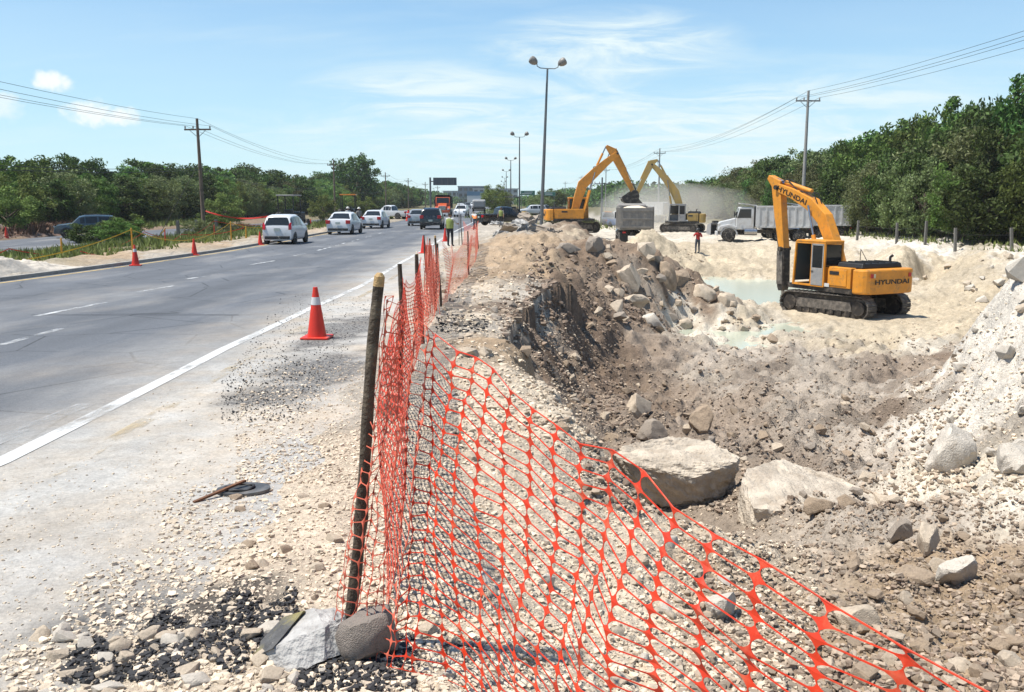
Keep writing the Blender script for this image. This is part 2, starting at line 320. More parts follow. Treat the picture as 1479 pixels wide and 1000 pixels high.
# control points of the ground: (pixel u, v, height, soil) or world (x, y, height, soil)
SOIL = {'G': (.70, .59, .455), 'D': (.52, .465, .39), 'T': (.47, .35, .235), 'K': (.215, .155, .112), 'M': (.345, .275, .215), 'W': (.78, .715, .62), 'S': (.60, .50, .36),
        'Q': (.50, .43, .355), 'V': (.17, .15, .075), 'B': (.27, .195, .138), 'P': (.72, .645, .53)}
PIX = [(640, 470, .47, 'G'), (690, 474, .48, 'D'), (735, 505, .52, 'T'), (790, 570, .5, 'G'), (850, 632, .40, 'G'), (760, 640, .53, 'G'),
       (870, 625, -1.0, 'M'), (800, 515, -.5, 'K'), (860, 545, -1.4, 'K'), (870, 482, -1.0, 'K'), (830, 560, -.7, 'M'), (760, 470, .2, 'K'), (780, 500, -.1, 'K'), (840, 520, -1.15, 'K'), (815, 470, -.35, 'K'), (880, 520, -1.5, 'K'), (900, 580, -1.45, 'K'),
       (660, 430, .30, 'G'), (700, 400, .26, 'T'), (740, 378, .36, 'T'), (730, 347, .62, 'T'), (770, 352, .62, 'T'), (760, 336, .8, 'D'), (690, 370, .3, 'T'), (720, 430, .40, 'D'), (770, 430, .35, 'D'),
       (790, 394, .38, 'T'), (850, 368, .42, 'B'), (905, 354, .52, 'B'), (950, 380, .02, 'B'), (1010, 410, -.8, 'B'), (1090, 458, -1.95, 'S'),
       (850, 430, -.30, 'K'), (810, 440, .0, 'K'), (900, 445, -1.0, 'B'), (950, 476, -2.05, 'M'), (1000, 484, -2.12, 'P'),
       (830, 324, .85, 'B'), (930, 335, .3, 'S'),
       (1250, 500, -2.0, 'S'), (1350, 500, -1.9, 'P'), (1150, 522, -1.9, 'Q'), (1050, 520, -1.9, 'Q'), (950, 522, -1.75, 'M'), (1050, 600, -1.5, 'M'), (1200, 622, -1.35, 'Q'), (1000, 650, -1.2, 'M'), (1150, 680, -1.0, 'M'), (1100, 560, -1.7, 'Q'),
       (975, 738, -.62, 'M'), (900, 722, -.15, 'G'), (1150, 765, -.45, 'Q'), (1300, 760, -.42, 'Q'), (1250, 680, -1.0, 'Q'),
       (1430, 452, .35, 'W'), (1479, 432, .72, 'W'), (1392, 600, -.6, 'W'), (1450, 560, -.1, 'W'), (1479, 645, -.2, 'P'), (1300, 600, -1.25, 'M'), (1285, 560, -1.5, 'Q'), (1400, 520, -.4, 'W'), (1365, 505, -1.75, 'K'),
       (1350, 700, -.55, 'P'), (1479, 725, -.1, 'P'), (1350, 850, -.08, 'T'), (1100, 850, .1, 'T'), (1250, 950, .3, 'T'), (1479, 950, .25, 'T'), (1000, 950, .52, 'G'), (900, 850, .42, 'G'), (800, 750, .52, 'G'), (1479, 850, .08, 'T'), (1060, 800, .05, 'G'),
       (1400, 372, -.75, 'S'), (1400, 440, -2.0, 'S'), (1479, 367, -.65, 'W'), (1330, 361, -.8, 'W'), (1330, 400, -1.9, 'S'), (1479, 432, -1.8, 'S'), (1320, 375, -.95, 'S')]
WLD = [(1, 1, .75, 'G'), (2, 1.5, .6, 'G'), (3, 1, .55, 'T'), (0, 1, .85, 'G'), (0, 2, .8, 'G'), (6, 3, .5, 'T'), (6, 6, .35, 'T'), (10, 5, .6, 'T'), (-1, 2, .78, 'G'), (-1.2, 4, .70, 'G'),
       (4.4, 39, -.4, 'M'), (2.6, 37, .3, 'T'), (6, 38.5, -1.6, 'B'), (8.5, 39, -2.15, 'S'), (1.2, 43, .8, 'T'), (5.4, 44, .0, 'S'), (3.2, 48, .0, 'S'), (6.6, 50, -.9, 'S'),
       (7, 58, -.8, 'S'), (11.5, 60, -1.0, 'S'), (8.8, 64, -1.0, 'S'), (5, 60, -.8, 'S'), (5, 75, -.7, 'P'), (15, 76, -1.0, 'P'), (25, 76, -.9, 'P'), (10, 95, -1, 'P'), (20, 95, -1, 'P'), (30, 90, -.5, 'V'), (0, 80, -.05, 'D'), (0, 100, -.02, 'V'), (-1.5, 66, .12, 'D'), (1, 56, .35, 'D'), (10, 135, -.6, 'D'), (25, 135, -.6, 'V'), (0, 135, 0, 'V'), (35, 130, -.3, 'V'),
       (10, 47, -2.75, 'P'), (14, 48, -2.75, 'P'), (9.8, 41, -2.7, 'P'), (12.2, 41, -2.6, 'P'), (18, 47, -2.5, 'P'), (10, 53.5, -2.1, 'S'), (16, 53.5, -2.1, 'S'), (12, 56, -1.85, 'S'), (13, 59, -1.6, 'S'), (14, 67, -1.0, 'S'), (8, 55, -1.6, 'S'), (21, 66, -.95, 'S'), (20, 56, -1.7, 'S'),
       (7.6, 31, -2.22, 'P'), (9.4, 32.5, -2.24, 'P'), (6.0, 31.5, -2.2, 'P'),
       (11.6, 33.5, -2.15, 'S'), (14, 32.5, -2.12, 'S'), (16, 36, -2.12, 'S'), (13, 38, -2.18, 'S'), (17, 33, -2.0, 'S'), (14.5, 35, -2.15, 'S'), (12, 28, -2.1, 'S'), (15, 29, -2.0, 'S'),
       (33, 60, -.35, 'V'), (35, 45, -.35, 'V'), (42, 60, 0, 'V'), (48, 40, 0, 'V'), (60, 90, 0, 'V'), (28, 62, -.6, 'W'), (27, 75, -.75, 'W'),
       (10, 19, -1.85, 'M'), (12, 17, .2, 'W'), (9.5, 21.5, -1.95, 'M'), (14, 20.5, -1.2, 'W'), (12, 12, .65, 'W'), (16, 14, .6, 'W'), (20, 20, -.8, 'P'), (22, 30, -1.5, 'S'), (30, 25, 0, 'V'), (25, 8, .6, 'T'), (40, 15, .3, 'V')]
CTL = []
for u, v, z, k in PIX:
    p = at_z(u, v, z); CTL.append((p.x, p.y, z, k))
CTL += WLD
for y in (-4, .5, 1.5, 3, 5, 8, 12, 18, 26, 34, 44, 56, 70, 90, 120):
    e = float(edge(y)); l = float(ledge(y)); z = float(zr(y))
    for x, k in ((e + float(apron(y)) + .5, 'G' if y < 7 else 'D'), (e + .4, 'D'), (e - 2, 'D'), (l + 3, 'D'), (l - .6, 'D')): CTL.append((x, y, z, k))
    CTL.append((l - 2.2, y, z + .10, 'P' if y < 30 else 'T')); CTL.append((l - 6, y, z * .8 - .05, 'V')); CTL.append((-22, y, -.25, 'V')); CTL.append((-26, y, -.5, 'V')); CTL.append((-36, y, -.5, 'B')); CTL.append((-44, y, -.3, 'B')); CTL.append((-60, y, 0, 'V')); CTL.append((-110, y, 0, 'V'))
CTL = [c for c in CTL if -6 < c[1]]
cpx = np.array([c[0] for c in CTL]); cpy = np.array([c[1] for c in CTL]); cpz = np.array([c[2] for c in CTL]); cps = np.array([SOIL[c[3]] for c in CTL]) * .70
def warp(x, y): return 3.2 * x / (np.abs(y) + 4.0), 1.9 * np.log(np.maximum(y + 7.0, .3))
cw = np.stack(warp(cpx, cpy), 1)
def kern(d2): return np.sqrt(d2 + .0016)
_A = kern(((cw[:, None] - cw[None]) ** 2).sum(-1)); n_ = len(cw)
_sys = np.zeros((n_ + 3, n_ + 3)); _sys[:n_, :n_] = _A + 1e-4 * np.eye(n_); _sys[:n_, n_] = 1; _sys[:n_, n_ + 1:] = cw; _sys[n_:, :n_] = _sys[:n_, n_:].T
_w = np.linalg.lstsq(_sys, np.concatenate([cpz, np.zeros(3)]), rcond=None)[0]
def base_h(x, y, want_col=False):
    x = np.asarray(x, float); y = np.asarray(y, float); out = np.empty(x.shape); col = np.empty(x.shape + (3,)) if want_col else None
    for i in range(0, len(x), 20000):
        xs, ys = x[i:i + 20000], y[i:i + 20000]; q = np.stack(warp(xs, ys), 1)
        d2 = (q ** 2).sum(1)[:, None] + (cw ** 2).sum(1)[None] - 2 * q @ cw.T; d2 = np.maximum(d2, 0)
        out[i:i + 20000] = kern(d2) @ _w[:n_] + _w[n_] + q @ _w[n_ + 1:]
        if want_col:
            jx = fbm(xs * .9, ys * .9, 3, 5) * .12; jy = fbm(xs * .9 + 40, ys * .9, 3, 6) * .12
            q2 = q + np.stack([jx, jy], 1); d2 = np.maximum((q2 ** 2).sum(1)[:, None] + (cw ** 2).sum(1)[None] - 2 * q2 @ cw.T, 0)
            w = 1 / (d2 + 6e-4) ** 1.9; col[i:i + 20000] = (w @ cps) / w.sum(1)[:, None]
    return (out, col) if want_col else out
LIPY = [5.9, 6.9, 8.2, 10.6, 12.5, 15.5, 19, 22.5]; LIPX = [1.0, .62, .36, .02, -.03, .2, .75, 1.7]
def road_mask(x, y):      # 1 on the paved width, falling to 0 on the shoulder; ragged edge
    e = edge(y) + apron(y) + .30 * fbm(x * .9, y * .9, 4, 21)
    return (1 - smooth(-.25, .45, x - e)) * smooth(-.6, -.1, x - ledge(y))
def road2_x(y): return np.interp(y, [20, 75, 100, 135, 300], [-27, -27, -22.8, -19.4, -24])
def road2_mask(x, y):
    r = road2_x(y); return (1 - smooth(-.2, .6, x - r)) * smooth(-9.8, -9.2, x - r) * smooth(20, 30, y)
def rough_mask(x, y):     # how broken the ground is: nil on the carriageway, strongest in the diggings
    ap_ = edge(y) + apron(y); sh = smooth(-.2, 1.2, x - ap_); pit = smooth(1.2, 3.4, x - ap_)
    bench = smooth(58, 68, y) * smooth(-2, 2, x)
    return sh * .25 + pit * (1 - .62 * bench)
def height(x, y, detail=True, h0=None):
    x = np.asarray(x, float); y = np.asarray(y, float)
    h = base_h(x, y) if h0 is None else h0; rm = road_mask(x, y); ro = rough_mask(x, y)
    if detail:
        wob = fbm(x * .45, y * .45, 4, 1) * .32 + fbm(x * 1.7, y * 1.7, 2, 2) * .17 + fbm(x * 6.8, y * 6.8, 2, 2) * .05 * smooth(26, 14, y)
        rid = (1 - np.abs(fbm(x * 1.1, y * 1.1, 3, 8)) * 2.0) * .13
        near = smooth(14, 5, y)
        wob2 = (wob + rid - .08) * ro * (1 - .45 * near) + fbm(x * 6, y * 6, 2, 3) * .06 * ro * smooth(24, 12, y) + fbm(x * 2.2, y * 2.2, 2, 13) * .10 * ro * smooth(10, 20, y)
        wob2 = wob2 + fbm(x * 14, y * 14, 3, 9) * .018 * np.minimum(1, ro * 2) * smooth(22, 8, y)
        chalk = np.exp(-(((x - 8.2) / 2.6) ** 2 + ((y - 13) / 3.4) ** 2)); wob2 = wob2 + chalk * (.22 * (1 - 2.2 * np.abs(fbm(x * .9, y * .9, 3, 91))) + .10 * fbm(x * 3, y * 3, 2, 92))
        flat = np.exp(-(((x - 14) / 3.6) ** 2 + ((y - 35) / 4.2) ** 2))
        h = h + wob2 * (1 - .92 * flat)
        clods = (np.maximum(0, fbm(x * 2.6, y * 2.6, 2, 33)) * .15 + np.maximum(0, fbm(x * 5.0, y * 5.0, 2, 35) - .05) * .13 * smooth(28, 15, y)) * smooth(.45, .9, ro) * smooth(40, 14, y) * smooth(4, 8, y); h = h + clods * (1 - flat)
        h = h + (1 - smooth(-.5, .5, x - ledge(y))) * (fbm(x * .5, y * .5, 4, 12) * .25 + .04) * smooth(200, 20, y) * (1 - road2_mask(x, y))
    # the dug face: a near-vertical drop along the lip of the bank
    d = x - np.interp(y, LIPY, LIPX) + .34 * fbm(x * .75, y * .75, 3, 81) + .10 * fbm(x * 2.8, y * 2.8, 2, 82); wl = smooth(6.0, 7.6, y) * smooth(23, 20.5, y)
    topz = .47 + .05 * fbm(x * 1.3, y * 1.3, 2, 83); face = topz - .55 * smooth(.0, .22, d) - .85 * smooth(.12, 1.05, d) - .25 * smooth(.5, 1.6, d)
    fk = smooth(2.6, 1.3, d); hp_ = np.where(d > 0, np.minimum(h, face + .16 * fbm(x * 1.8, y * 1.8, 3, 84) + .05 * fbm(x * 5, y * 5, 2, 85)) * fk + h * (1 - fk), np.where(d > -1.6, np.maximum(h, topz - .06 * smooth(-.5, 0, d)), h))
    h = h * (1 - wl) + hp_ * wl
    sb = smooth(1.0, .45, x - edge(y) - apron(y)) * smooth(-3, -2, x - edge(y)); h = h * (1 - sb) + np.maximum(h, zr(y) + .015) * sb
    z0 = zr(y) - .035
    h = h * (1 - rm) + z0 * rm
    r2 = road2_mask(x, y); h = h * (1 - r2) + (-.54) * r2
    return h
def surf(x, y):           # what one would actually step on: ground, or the paving laid over it
    x = np.asarray(x, float); y = np.asarray(y, float); h = height(x, y)
    on = (x < edge(y) + apron(y) + .58) & (x > ledge(y) - .1); h = np.where(on, np.maximum(h, zr(y)), h)
    r2 = road2_x(y); return np.where((x < r2) & (x > r2 - 9.4) & (y > 22), np.maximum(h, -.5), h)
def gz(x, y): return float(height(np.array([x]), np.array([y]))[0])

# --- ground: one sheet, finely divided near, reaching the horizon
ys = np.concatenate([np.linspace(-6, .8, 20)[:-1], np.geomspace(.8, 9, 245)[:-1], np.geomspace(9, 60, 375)[:-1], np.geomspace(60, 160, 90)[:-1], np.geomspace(160, 6000, 30)])
ss = np.concatenate([np.linspace(-30, -1.1, 25)[:-1], np.linspace(-1.1, -.35, 110)[:-1], np.linspace(-.35, .72, 500)[:-1], np.linspace(.72, 1.1, 40)[:-1], np.linspace(1.1, 30, 25)])
SS, YY = np.meshgrid(ss, ys); wdt = np.where(YY > 0, np.abs(YY) + 1.6, 1.6 + 0 * YY); XX = SS * wdt
inside = (np.abs(SS) < 1.6)
far = smooth(140, 260, YY)
gx, gy = XX.ravel(), YY.ravel()
hz, gcol = base_h(gx, np.minimum(gy, 135), True)
h = height(gx, np.minimum(gy, 160), True, hz)
farw = np.maximum(far.ravel(), smooth(1.2, 2.2, np.abs(SS.ravel())))
h = np.where(gy > 160, h * (1 - farw) + (-.3) * farw, h * (1 - farw) + np.where(gy < 20, .3, -.3) * farw)
h = h * (1 - far.ravel()) - .12 * far.ravel()
gcol = gcol * (1 - farw[:, None]) + np.array(SOIL['V']) * .7 * farw[:, None]
# dark spilt asphalt patches by the shoulder, dark topsoil in the cut bank
def spot(cx_, cy_, rx, ry, s): return smooth(.25, .75, np.exp(-(((gx - cx_) / rx) ** 2 + ((gy - cy_) / ry) ** 2)) + .55 * fbm(gx * 1.6 / min(rx, 1.2), gy * 1.6 / min(rx, 1.2), 4, s))
SPOTS = []
for (u, v, rx, ry, s) in ((300, 905, .42, .2, 40), (200, 950, .4, .16, 41), (500, 970, .5, .18, 42), (470, 540, .6, 1.6, 43), (495, 470, .6, 2.6, 44), (390, 585, .5, .7, 45), (680, 470, .3, .55, 46)):
    p = at_z(u, v, .6 if v > 600 else .45); SPOTS.append((p.x, p.y, rx, ry, s))
dampm = smooth(.02, .38, fbm(gx * .42, gy * .30, 4, 71)) * smooth(.5, 2.5, gx - .25 * (gy - 8)) * smooth(7, 10, gy) * smooth(31, 24, gy) * smooth(9.5, 6.5, gx - .1 * gy)
gcol = gcol * (1 - .55 * dampm[:, None]) + np.array((.11, .08, .058)) * .55 * dampm[:, None]      # darker, damper topsoil mixed into the pit floor
dryw = smooth(.1, .5, fbm(gx * .5 + 9, gy * .4, 4, 75)) * smooth(10, 14, gy) * smooth(34, 28, gy) * smooth(2, 5, gx); gcol = gcol * (1 - .45 * dryw[:, None]) + np.array((.42, .38, .32)) * .45 * dryw[:, None]
ap = np.zeros_like(gx)
for sp in SPOTS: ap = np.maximum(ap, spot(*sp) * (1.0 if sp[4] in (40, 41, 42, 46) else .62))
gcol = gcol * (1 - ap[:, None] * .85) + np.array((.033, .032, .033)) * ap[:, None] * .85
gm = bpy.data.materials.new('ground_soil'); gm.use_nodes = True; nt = gm.node_tree; b = nt.nodes['Principled BSDF']; b.inputs['Roughness'].default_value = .95; b.inputs['Specular IOR Level'].default_value = .15
at = nt.nodes.new('ShaderNodeAttribute'); at.attribute_name = 'soil'; geo = nt.nodes.new('ShaderNodeNewGeometry')
def nz_(scale, det=6, rough=.6):
    n = nt.nodes.new('ShaderNodeTexNoise'); n.inputs['Scale'].default_value = scale; n.inputs['Detail'].default_value = det; n.inputs['Roughness'].default_value = rough; nt.links.new(geo.outputs['Position'], n.inputs['Vector']); return n.outputs[0]
def mr_(s, a, b_, c, d):
    n = nt.nodes.new('ShaderNodeMapRange'); [n.inputs.__getitem__(i + 1).__setattr__('default_value', v) for i, v in enumerate((a, b_, c, d))]; nt.links.new(s, n.inputs[0]); return n.outputs[0]
def mm_(op, a, b_):
    n = nt.nodes.new('ShaderNodeMath'); n.operation = op
    for i, v in enumerate((a, b_)):
        if isinstance(v, (int, float)): n.inputs[i].default_value = v
        else: nt.links.new(v, n.inputs[i])
    return n.outputs[0]
vor = nt.nodes.new('ShaderNodeTexVoronoi'); vor.inputs['Scale'].default_value = 38; nt.links.new(geo.outputs['Position'], vor.inputs['Vector'])
vor2 = nt.nodes.new('ShaderNodeTexVoronoi'); vor2.inputs['Scale'].default_value = 8; nt.links.new(geo.outputs['Position'], vor2.inputs['Vector'])
val = mm_('MULTIPLY', mm_('MULTIPLY', mr_(nz_(.35), .3, .7, .78, 1.2), mr_(nz_(4.5), .3, .7, .82, 1.18)), mm_('MULTIPLY', mr_(nz_(30, 4), .3, .7, .80, 1.2), mr_(vor2.outputs['Color'], 0, 1, .88, 1.1)))
hv = nt.nodes.new('ShaderNodeHueSaturation'); nt.links.new(at.outputs['Color'], hv.inputs['Color']); nt.links.new(val, hv.inputs['Value']); nt.links.new(hv.outputs[0], b.inputs['Base Color'])
bp = nt.nodes.new('ShaderNodeBump'); bp.inputs['Strength'].default_value = .75; bp.inputs['Distance'].default_value = .05
hh = mm_('ADD', mm_('MULTIPLY', vor.outputs['Distance'], -.35), mm_('ADD', mm_('MULTIPLY', nz_(9, 8, .7), 1.6), mm_('MULTIPLY', nz_(2.2, 5), 2.2)))
nt.links.new(hh, bp.inputs['Height']); nt.links.new(bp.outputs[0], b.inputs['Normal']); MATS['ground_soil'] = gm
nr, nc = XX.shape; idx = np.arange(nr * nc).reshape(nr, nc)
faces = np.stack([idx[:-1, :-1].ravel(), idx[:-1, 1:].ravel(), idx[1:, 1:].ravel(), idx[1:, :-1].ravel()], 1)
ground = from_np('ground', np.stack([gx, gy, h], 1), faces, gm, smooth=True)
ca = ground.data.color_attributes.new('soil', 'FLOAT_COLOR', 'POINT'); ca.data.foreach_set('color', np.concatenate([gcol, np.ones((len(gcol), 1))], 1).astype(np.float32).ravel())
tag(ground, 'pale limestone earth, diggings and verges reaching the horizon', None, None, 'structure')

# --- carriageways
def strip(name, xa, xb, y0, y1, m, dz, n=8, step=1.0, parent=None, zf=zr):
    L = np.concatenate([np.arange(y0, min(60, y1), step), np.geomspace(max(60, y0), y1, 40)]) if y1 > 60 else np.linspace(y0, y1, max(2, int((y1 - y0) / step) + 1))
    T = np.linspace(0, 1, n + 1); P = []
    for y in L:
        a, b_ = xa(y), xb(y); P += [((1 - t) * a + t * b_, y, float(zf(y)) + dz) for t in T]
    i = np.arange(len(L) * (n + 1)).reshape(len(L), n + 1)
    return from_np(name, P, np.stack([i[:-1, :-1].ravel(), i[:-1, 1:].ravel(), i[1:, 1:].ravel(), i[1:, :-1].ravel()], 1), m, parent, True)
am = bpy.data.materials.new('asphalt'); am.use_nodes = True; nt = am.node_tree; b = nt.nodes['Principled BSDF']; b.inputs['Roughness'].default_value = .82; b.inputs['Specular IOR Level'].default_value = .35
geo = nt.nodes.new('ShaderNodeNewGeometry'); at = nt.nodes.new('ShaderNodeAttribute'); at.attribute_name = 'lat'
mp = nt.nodes.new('ShaderNodeMapping'); mp.inputs[3].default_value = (1.3, .07, 1); nt.links.new(geo.outputs['Position'], mp.inputs[0])
stre = nt.nodes.new('ShaderNodeTexNoise'); stre.inputs['Scale'].default_value = 1.0; stre.inputs['Detail'].default_value = 6; nt.links.new(mp.outputs[0], stre.inputs['Vector'])
mp2 = nt.nodes.new('ShaderNodeMapping'); mp2.inputs[3].default_value = (.5, .18, 1); nt.links.new(geo.outputs['Position'], mp2.inputs[0])
patch = nt.nodes.new('ShaderNodeTexNoise'); patch.inputs['Scale'].default_value = 1.0; patch.inputs['Detail'].default_value = 7; patch.inputs['Roughness'].default_value = .6; nt.links.new(mp2.outputs[0], patch.inputs['Vector'])
v1 = mm_('MULTIPLY', mr_(stre.outputs[0], .3, .7, .84, 1.16), mm_('MULTIPLY', mr_(patch.outputs[0], .3, .7, .93, 1.07), mr_(nz_(48, 5, .75), .25, .75, .58, 1.42)))
vck = nt.nodes.new('ShaderNodeTexVoronoi'); vck.feature = 'DISTANCE_TO_EDGE'; vck.inputs['Scale'].default_value = .55; nt.links.new(geo.outputs['Position'], vck.inputs['Vector']); v1 = mm_('MULTIPLY', v1, mm_('MAXIMUM', mr_(vck.outputs['Distance'], .004, .012, .45, 1.0), mr_(patch.outputs[0], .44, .56, 0, 1)))
hv = nt.nodes.new('ShaderNodeHueSaturation'); hv.inputs['Color'].default_value = (.098, .105, .117, 1); nt.links.new(v1, hv.inputs['Value'])
dv = mm_('MULTIPLY', mm_('MULTIPLY', mr_(nz_(1.3, 8, .7), .3, .7, .86, 1.1), mr_(nz_(9, 8, .75), .3, .7, .80, 1.16)), mm_('MULTIPLY', mr_(nz_(45, 6, .8), .3, .7, .66, 1.26), mr_(stre.outputs[0], .3, .7, .88, 1.1)))
vsp = nt.nodes.new('ShaderNodeTexVoronoi'); vsp.inputs['Scale'].default_value = 17; nt.links.new(geo.outputs['Position'], vsp.inputs['Vector']); dv = mm_('MULTIPLY', dv, mr_(vsp.outputs['Distance'], .03, .12, .62, 1.0))
dh = nt.nodes.new('ShaderNodeHueSaturation'); dcm = nt.nodes.new('ShaderNodeMixRGB'); dcm.inputs[1].default_value = (.41, .395, .365, 1); dcm.inputs[2].default_value = (.42, .36, .285, 1); nt.links.new(mr_(nz_(.9, 6, .6), .42, .66, 0, 1), dcm.inputs[0]); nt.links.new(dcm.outputs[0], dh.inputs['Color']); nt.links.new(dv, dh.inputs['Value'])
mx = nt.nodes.new('ShaderNodeMixRGB'); nt.links.new(dh.outputs[0], mx.inputs[2]); nt.links.new(hv.outputs[0], mx.inputs[1])
dst = mm_('ADD', mr_(at.outputs['Fac'], -1.7, .6, 0, 1.0), mr_(patch.outputs[0], .3, .7, -.35, .3)); dn = nt.nodes.new('ShaderNodeMath'); dn.operation = 'MULTIPLY'; dn.use_clamp = True; nt.links.new(dst, dn.inputs[0]); dn.inputs[1].default_value = .95
nt.links.new(dn.outputs[0], mx.inputs[0])
ag = nt.nodes.new('ShaderNodeAttribute'); ag.attribute_name = 'grit'; mg = nt.nodes.new('ShaderNodeMixRGB'); mg.inputs[2].default_value = (.065, .063, .062, 1); nt.links.new(mx.outputs[0], mg.inputs[1])
nt.links.new(mm_('MULTIPLY', ag.outputs['Fac'], mr_(nz_(26, 5, .7), .38, .58, .34, 1.0)), mg.inputs[0]); nt.links.new(mg.outputs[0], b.inputs['Base Color'])
bp = nt.nodes.new('ShaderNodeBump'); bp.inputs['Strength'].default_value = .5; bp.inputs['Distance'].default_value = .012; nt.links.new(mm_('ADD', nz_(110, 3), mm_('MULTIPLY', nz_(14, 5), 1.5)), bp.inputs['Height']); nt.links.new(bp.outputs[0], b.inputs['Normal']); MATS['asphalt'] = am
road = strip('road', lambda y: ledge(y) - .15, lambda y: edge(y) + apron(y) + .6, -5.5, 690, am, 0.0, 70, .2)
co = np.empty(len(road.data.vertices) * 3, np.float32); road.data.vertices.foreach_get('co', co); co = co.reshape(-1, 3)
la = road.data.attributes.new('lat', 'FLOAT', 'POINT'); lat = co[:, 0] - edge(co[:, 1]) - np.where(co[:, 1] > 55, 3 * smooth(55, 80, co[:, 1]), 0); la.data.foreach_set('value', lat.astype(np.float32))
def spot_at(x, y, cx_, cy_, rx, ry, s): return smooth(.25, .75, np.exp(-(((x - cx_) / rx) ** 2 + ((y - cy_) / ry) ** 2)) + .5 * fbm(x * 1.6 / min(rx, 1.2), y * 1.6 / min(rx, 1.2), 4, s))
gr = np.zeros(len(co))
for sp in SPOTS: gr = np.maximum(gr, spot_at(co[:, 0], co[:, 1], *sp))
ga_ = road.data.attributes.new('grit', 'FLOAT', 'POINT'); ga_.data.foreach_set('value', gr.astype(np.float32))
tag(road, 'grey two lane carriageway dusted pale along the works', None, None, 'structure')
road2 = strip('far_road', lambda y: road2_x(y) - 9.4, lambda y: road2_x(y), 22, 300, am, 0.0, 12, 1.5, None, lambda y: -.5)
la = road2.data.attributes.new('lat', 'FLOAT', 'POINT'); la.data.foreach_set('value', np.full(len(road2.data.vertices), -2.0, np.float32))
tag(road2, 'second grey carriageway beyond the median', None, None, 'structure')

def paint(name, color, wear, sc):
    m = bpy.data.materials.new(name); m.use_nodes = True; nt_ = m.node_tree; b_ = nt_.nodes['Principled BSDF']; b_.inputs['Base Color'].default_value = (*[c * .72 for c in color], 1); b_.inputs['Roughness'].default_value = .7
    g = nt_.nodes.new('ShaderNodeNewGeometry'); mpn = nt_.nodes.new('ShaderNodeMapping'); mpn.inputs[3].default_value = (sc, sc * .35, sc); nt_.links.new(g.outputs['Position'], mpn.inputs[0])
    n = nt_.nodes.new('ShaderNodeTexNoise'); n.inputs['Scale'].default_value = 1; n.inputs['Detail'].default_value = 9; n.inputs['Roughness'].default_value = .7; nt_.links.new(mpn.outputs[0], n.inputs['Vector'])
    q = nt_.nodes.new('ShaderNodeMapRange'); q.inputs[1].default_value = wear - .09; q.inputs[2].default_value = wear + .09; nt_.links.new(n.outputs[0], q.inputs[0])
    t = nt_.nodes.new('ShaderNodeBsdfTransparent'); ms = nt_.nodes.new('ShaderNodeMixShader'); nt_.links.new(q.outputs[0], ms.inputs[0]); nt_.links.new(t.outputs[0], ms.inputs[1]); nt_.links.new(b_.outputs[0], ms.inputs[2])
    nt_.links.new(ms.outputs[0], nt_.nodes['Material Output'].inputs[0]); MATS[name] = m
paint('line_white', (.68, .68, .66), .41, 3); paint('dash_white', (.66, .67, .67), .52, 2.5); paint('line_yellow', (.60, .43, .17), .42, 1.6); paint('line_old', (.55, .55, .54), .53, 2.2); paint('line_faint_yellow', (.58, .47, .30), .60, 2.0)
strip('edge_line', lambda y: edge(y) - .072, lambda y: edge(y) + .072, -5, 300, 'line_white', .004, 1, .5, road)
strip('faded_line', lambda y: edge(y) + .42, lambda y: edge(y) + .55, -2, 26, 'line_faint_yellow', .0045, 1, .5, road)
strip('verge_line', lambda y: ledge(y) + .05, lambda y: ledge(y) + .2, 8, 200, 'line_yellow', .004, 1, 1, road)
def mark(name, u0, v0, u1, v1, w, m):
    a, c = on_road(u0, v0), on_road(u1, v1); k = max(3, int((c - a).length / .4)); P = []
    d = (c - a); nrm = Vector((d.y, -d.x, 0)).normalized() * w / 2
    for i in range(k + 1):
        p = a.lerp(c, i / k)
        for s in (-1, 1): q = p + nrm * s; P.append((q.x, q.y, float(zr(q.y)) + .0045))
    i = np.arange(2 * (k + 1)).reshape(-1, 2)
    return from_np(name, P, np.stack([i[:-1, 0], i[:-1, 1], i[1:, 1], i[1:, 0]], 1), m, road)
for q in ((0, 499, 88, 475), (52, 457, 153, 437), (200, 422, 252, 413), (265, 404, 330, 394), (360, 383, 396, 377), (425, 370, 442, 366), (459, 362, 478, 357), (486, 355, 499, 351), (508, 349, 519, 346), (528, 343, 537, 341), (546, 338, 553, 336)): mark('lane_dash', *q, .13, 'dash_white')
mark('old_line', -40, 652, 126, 584, .17, 'line_old')
for y0, y1, xo in ((15.2, 15.32, -.4),):      # cracks sealed across the lane
    strip('crack_seal', lambda y: edge(y) - 4.2 + xo, lambda y: edge(y) - 1.0, y0, y0 + .045, 'black_rubber', .003, 1, .05, road)
# kerb along the median
kb = MB()
for y in np.arange(8, 70, 1.0):
    a0, a1 = float(ledge(y)) - .2, float(ledge(y + 1)) - .2; z0, z1 = float(zr(y)), float(zr(y + 1))
    vs_ = [(a0 - .18, y, z0 - .1), (a0, y, z0 - .1), (a0 - .02, y, z0 + .10), (a0 - .18, y, z0 + .10)]; ve_ = [(a1 - .18, y + .985, z1 - .1), (a1, y + .985, z1 - .1), (a1 - .02, y + .985, z1 + .10), (a1 - .18, y + .985, z1 + .10)]
    kb.loft([vs_, ve_])
tag(kb.build('kerb', 'kerb'), 'low worn concrete kerb along the grassy median', None, None, 'structure')

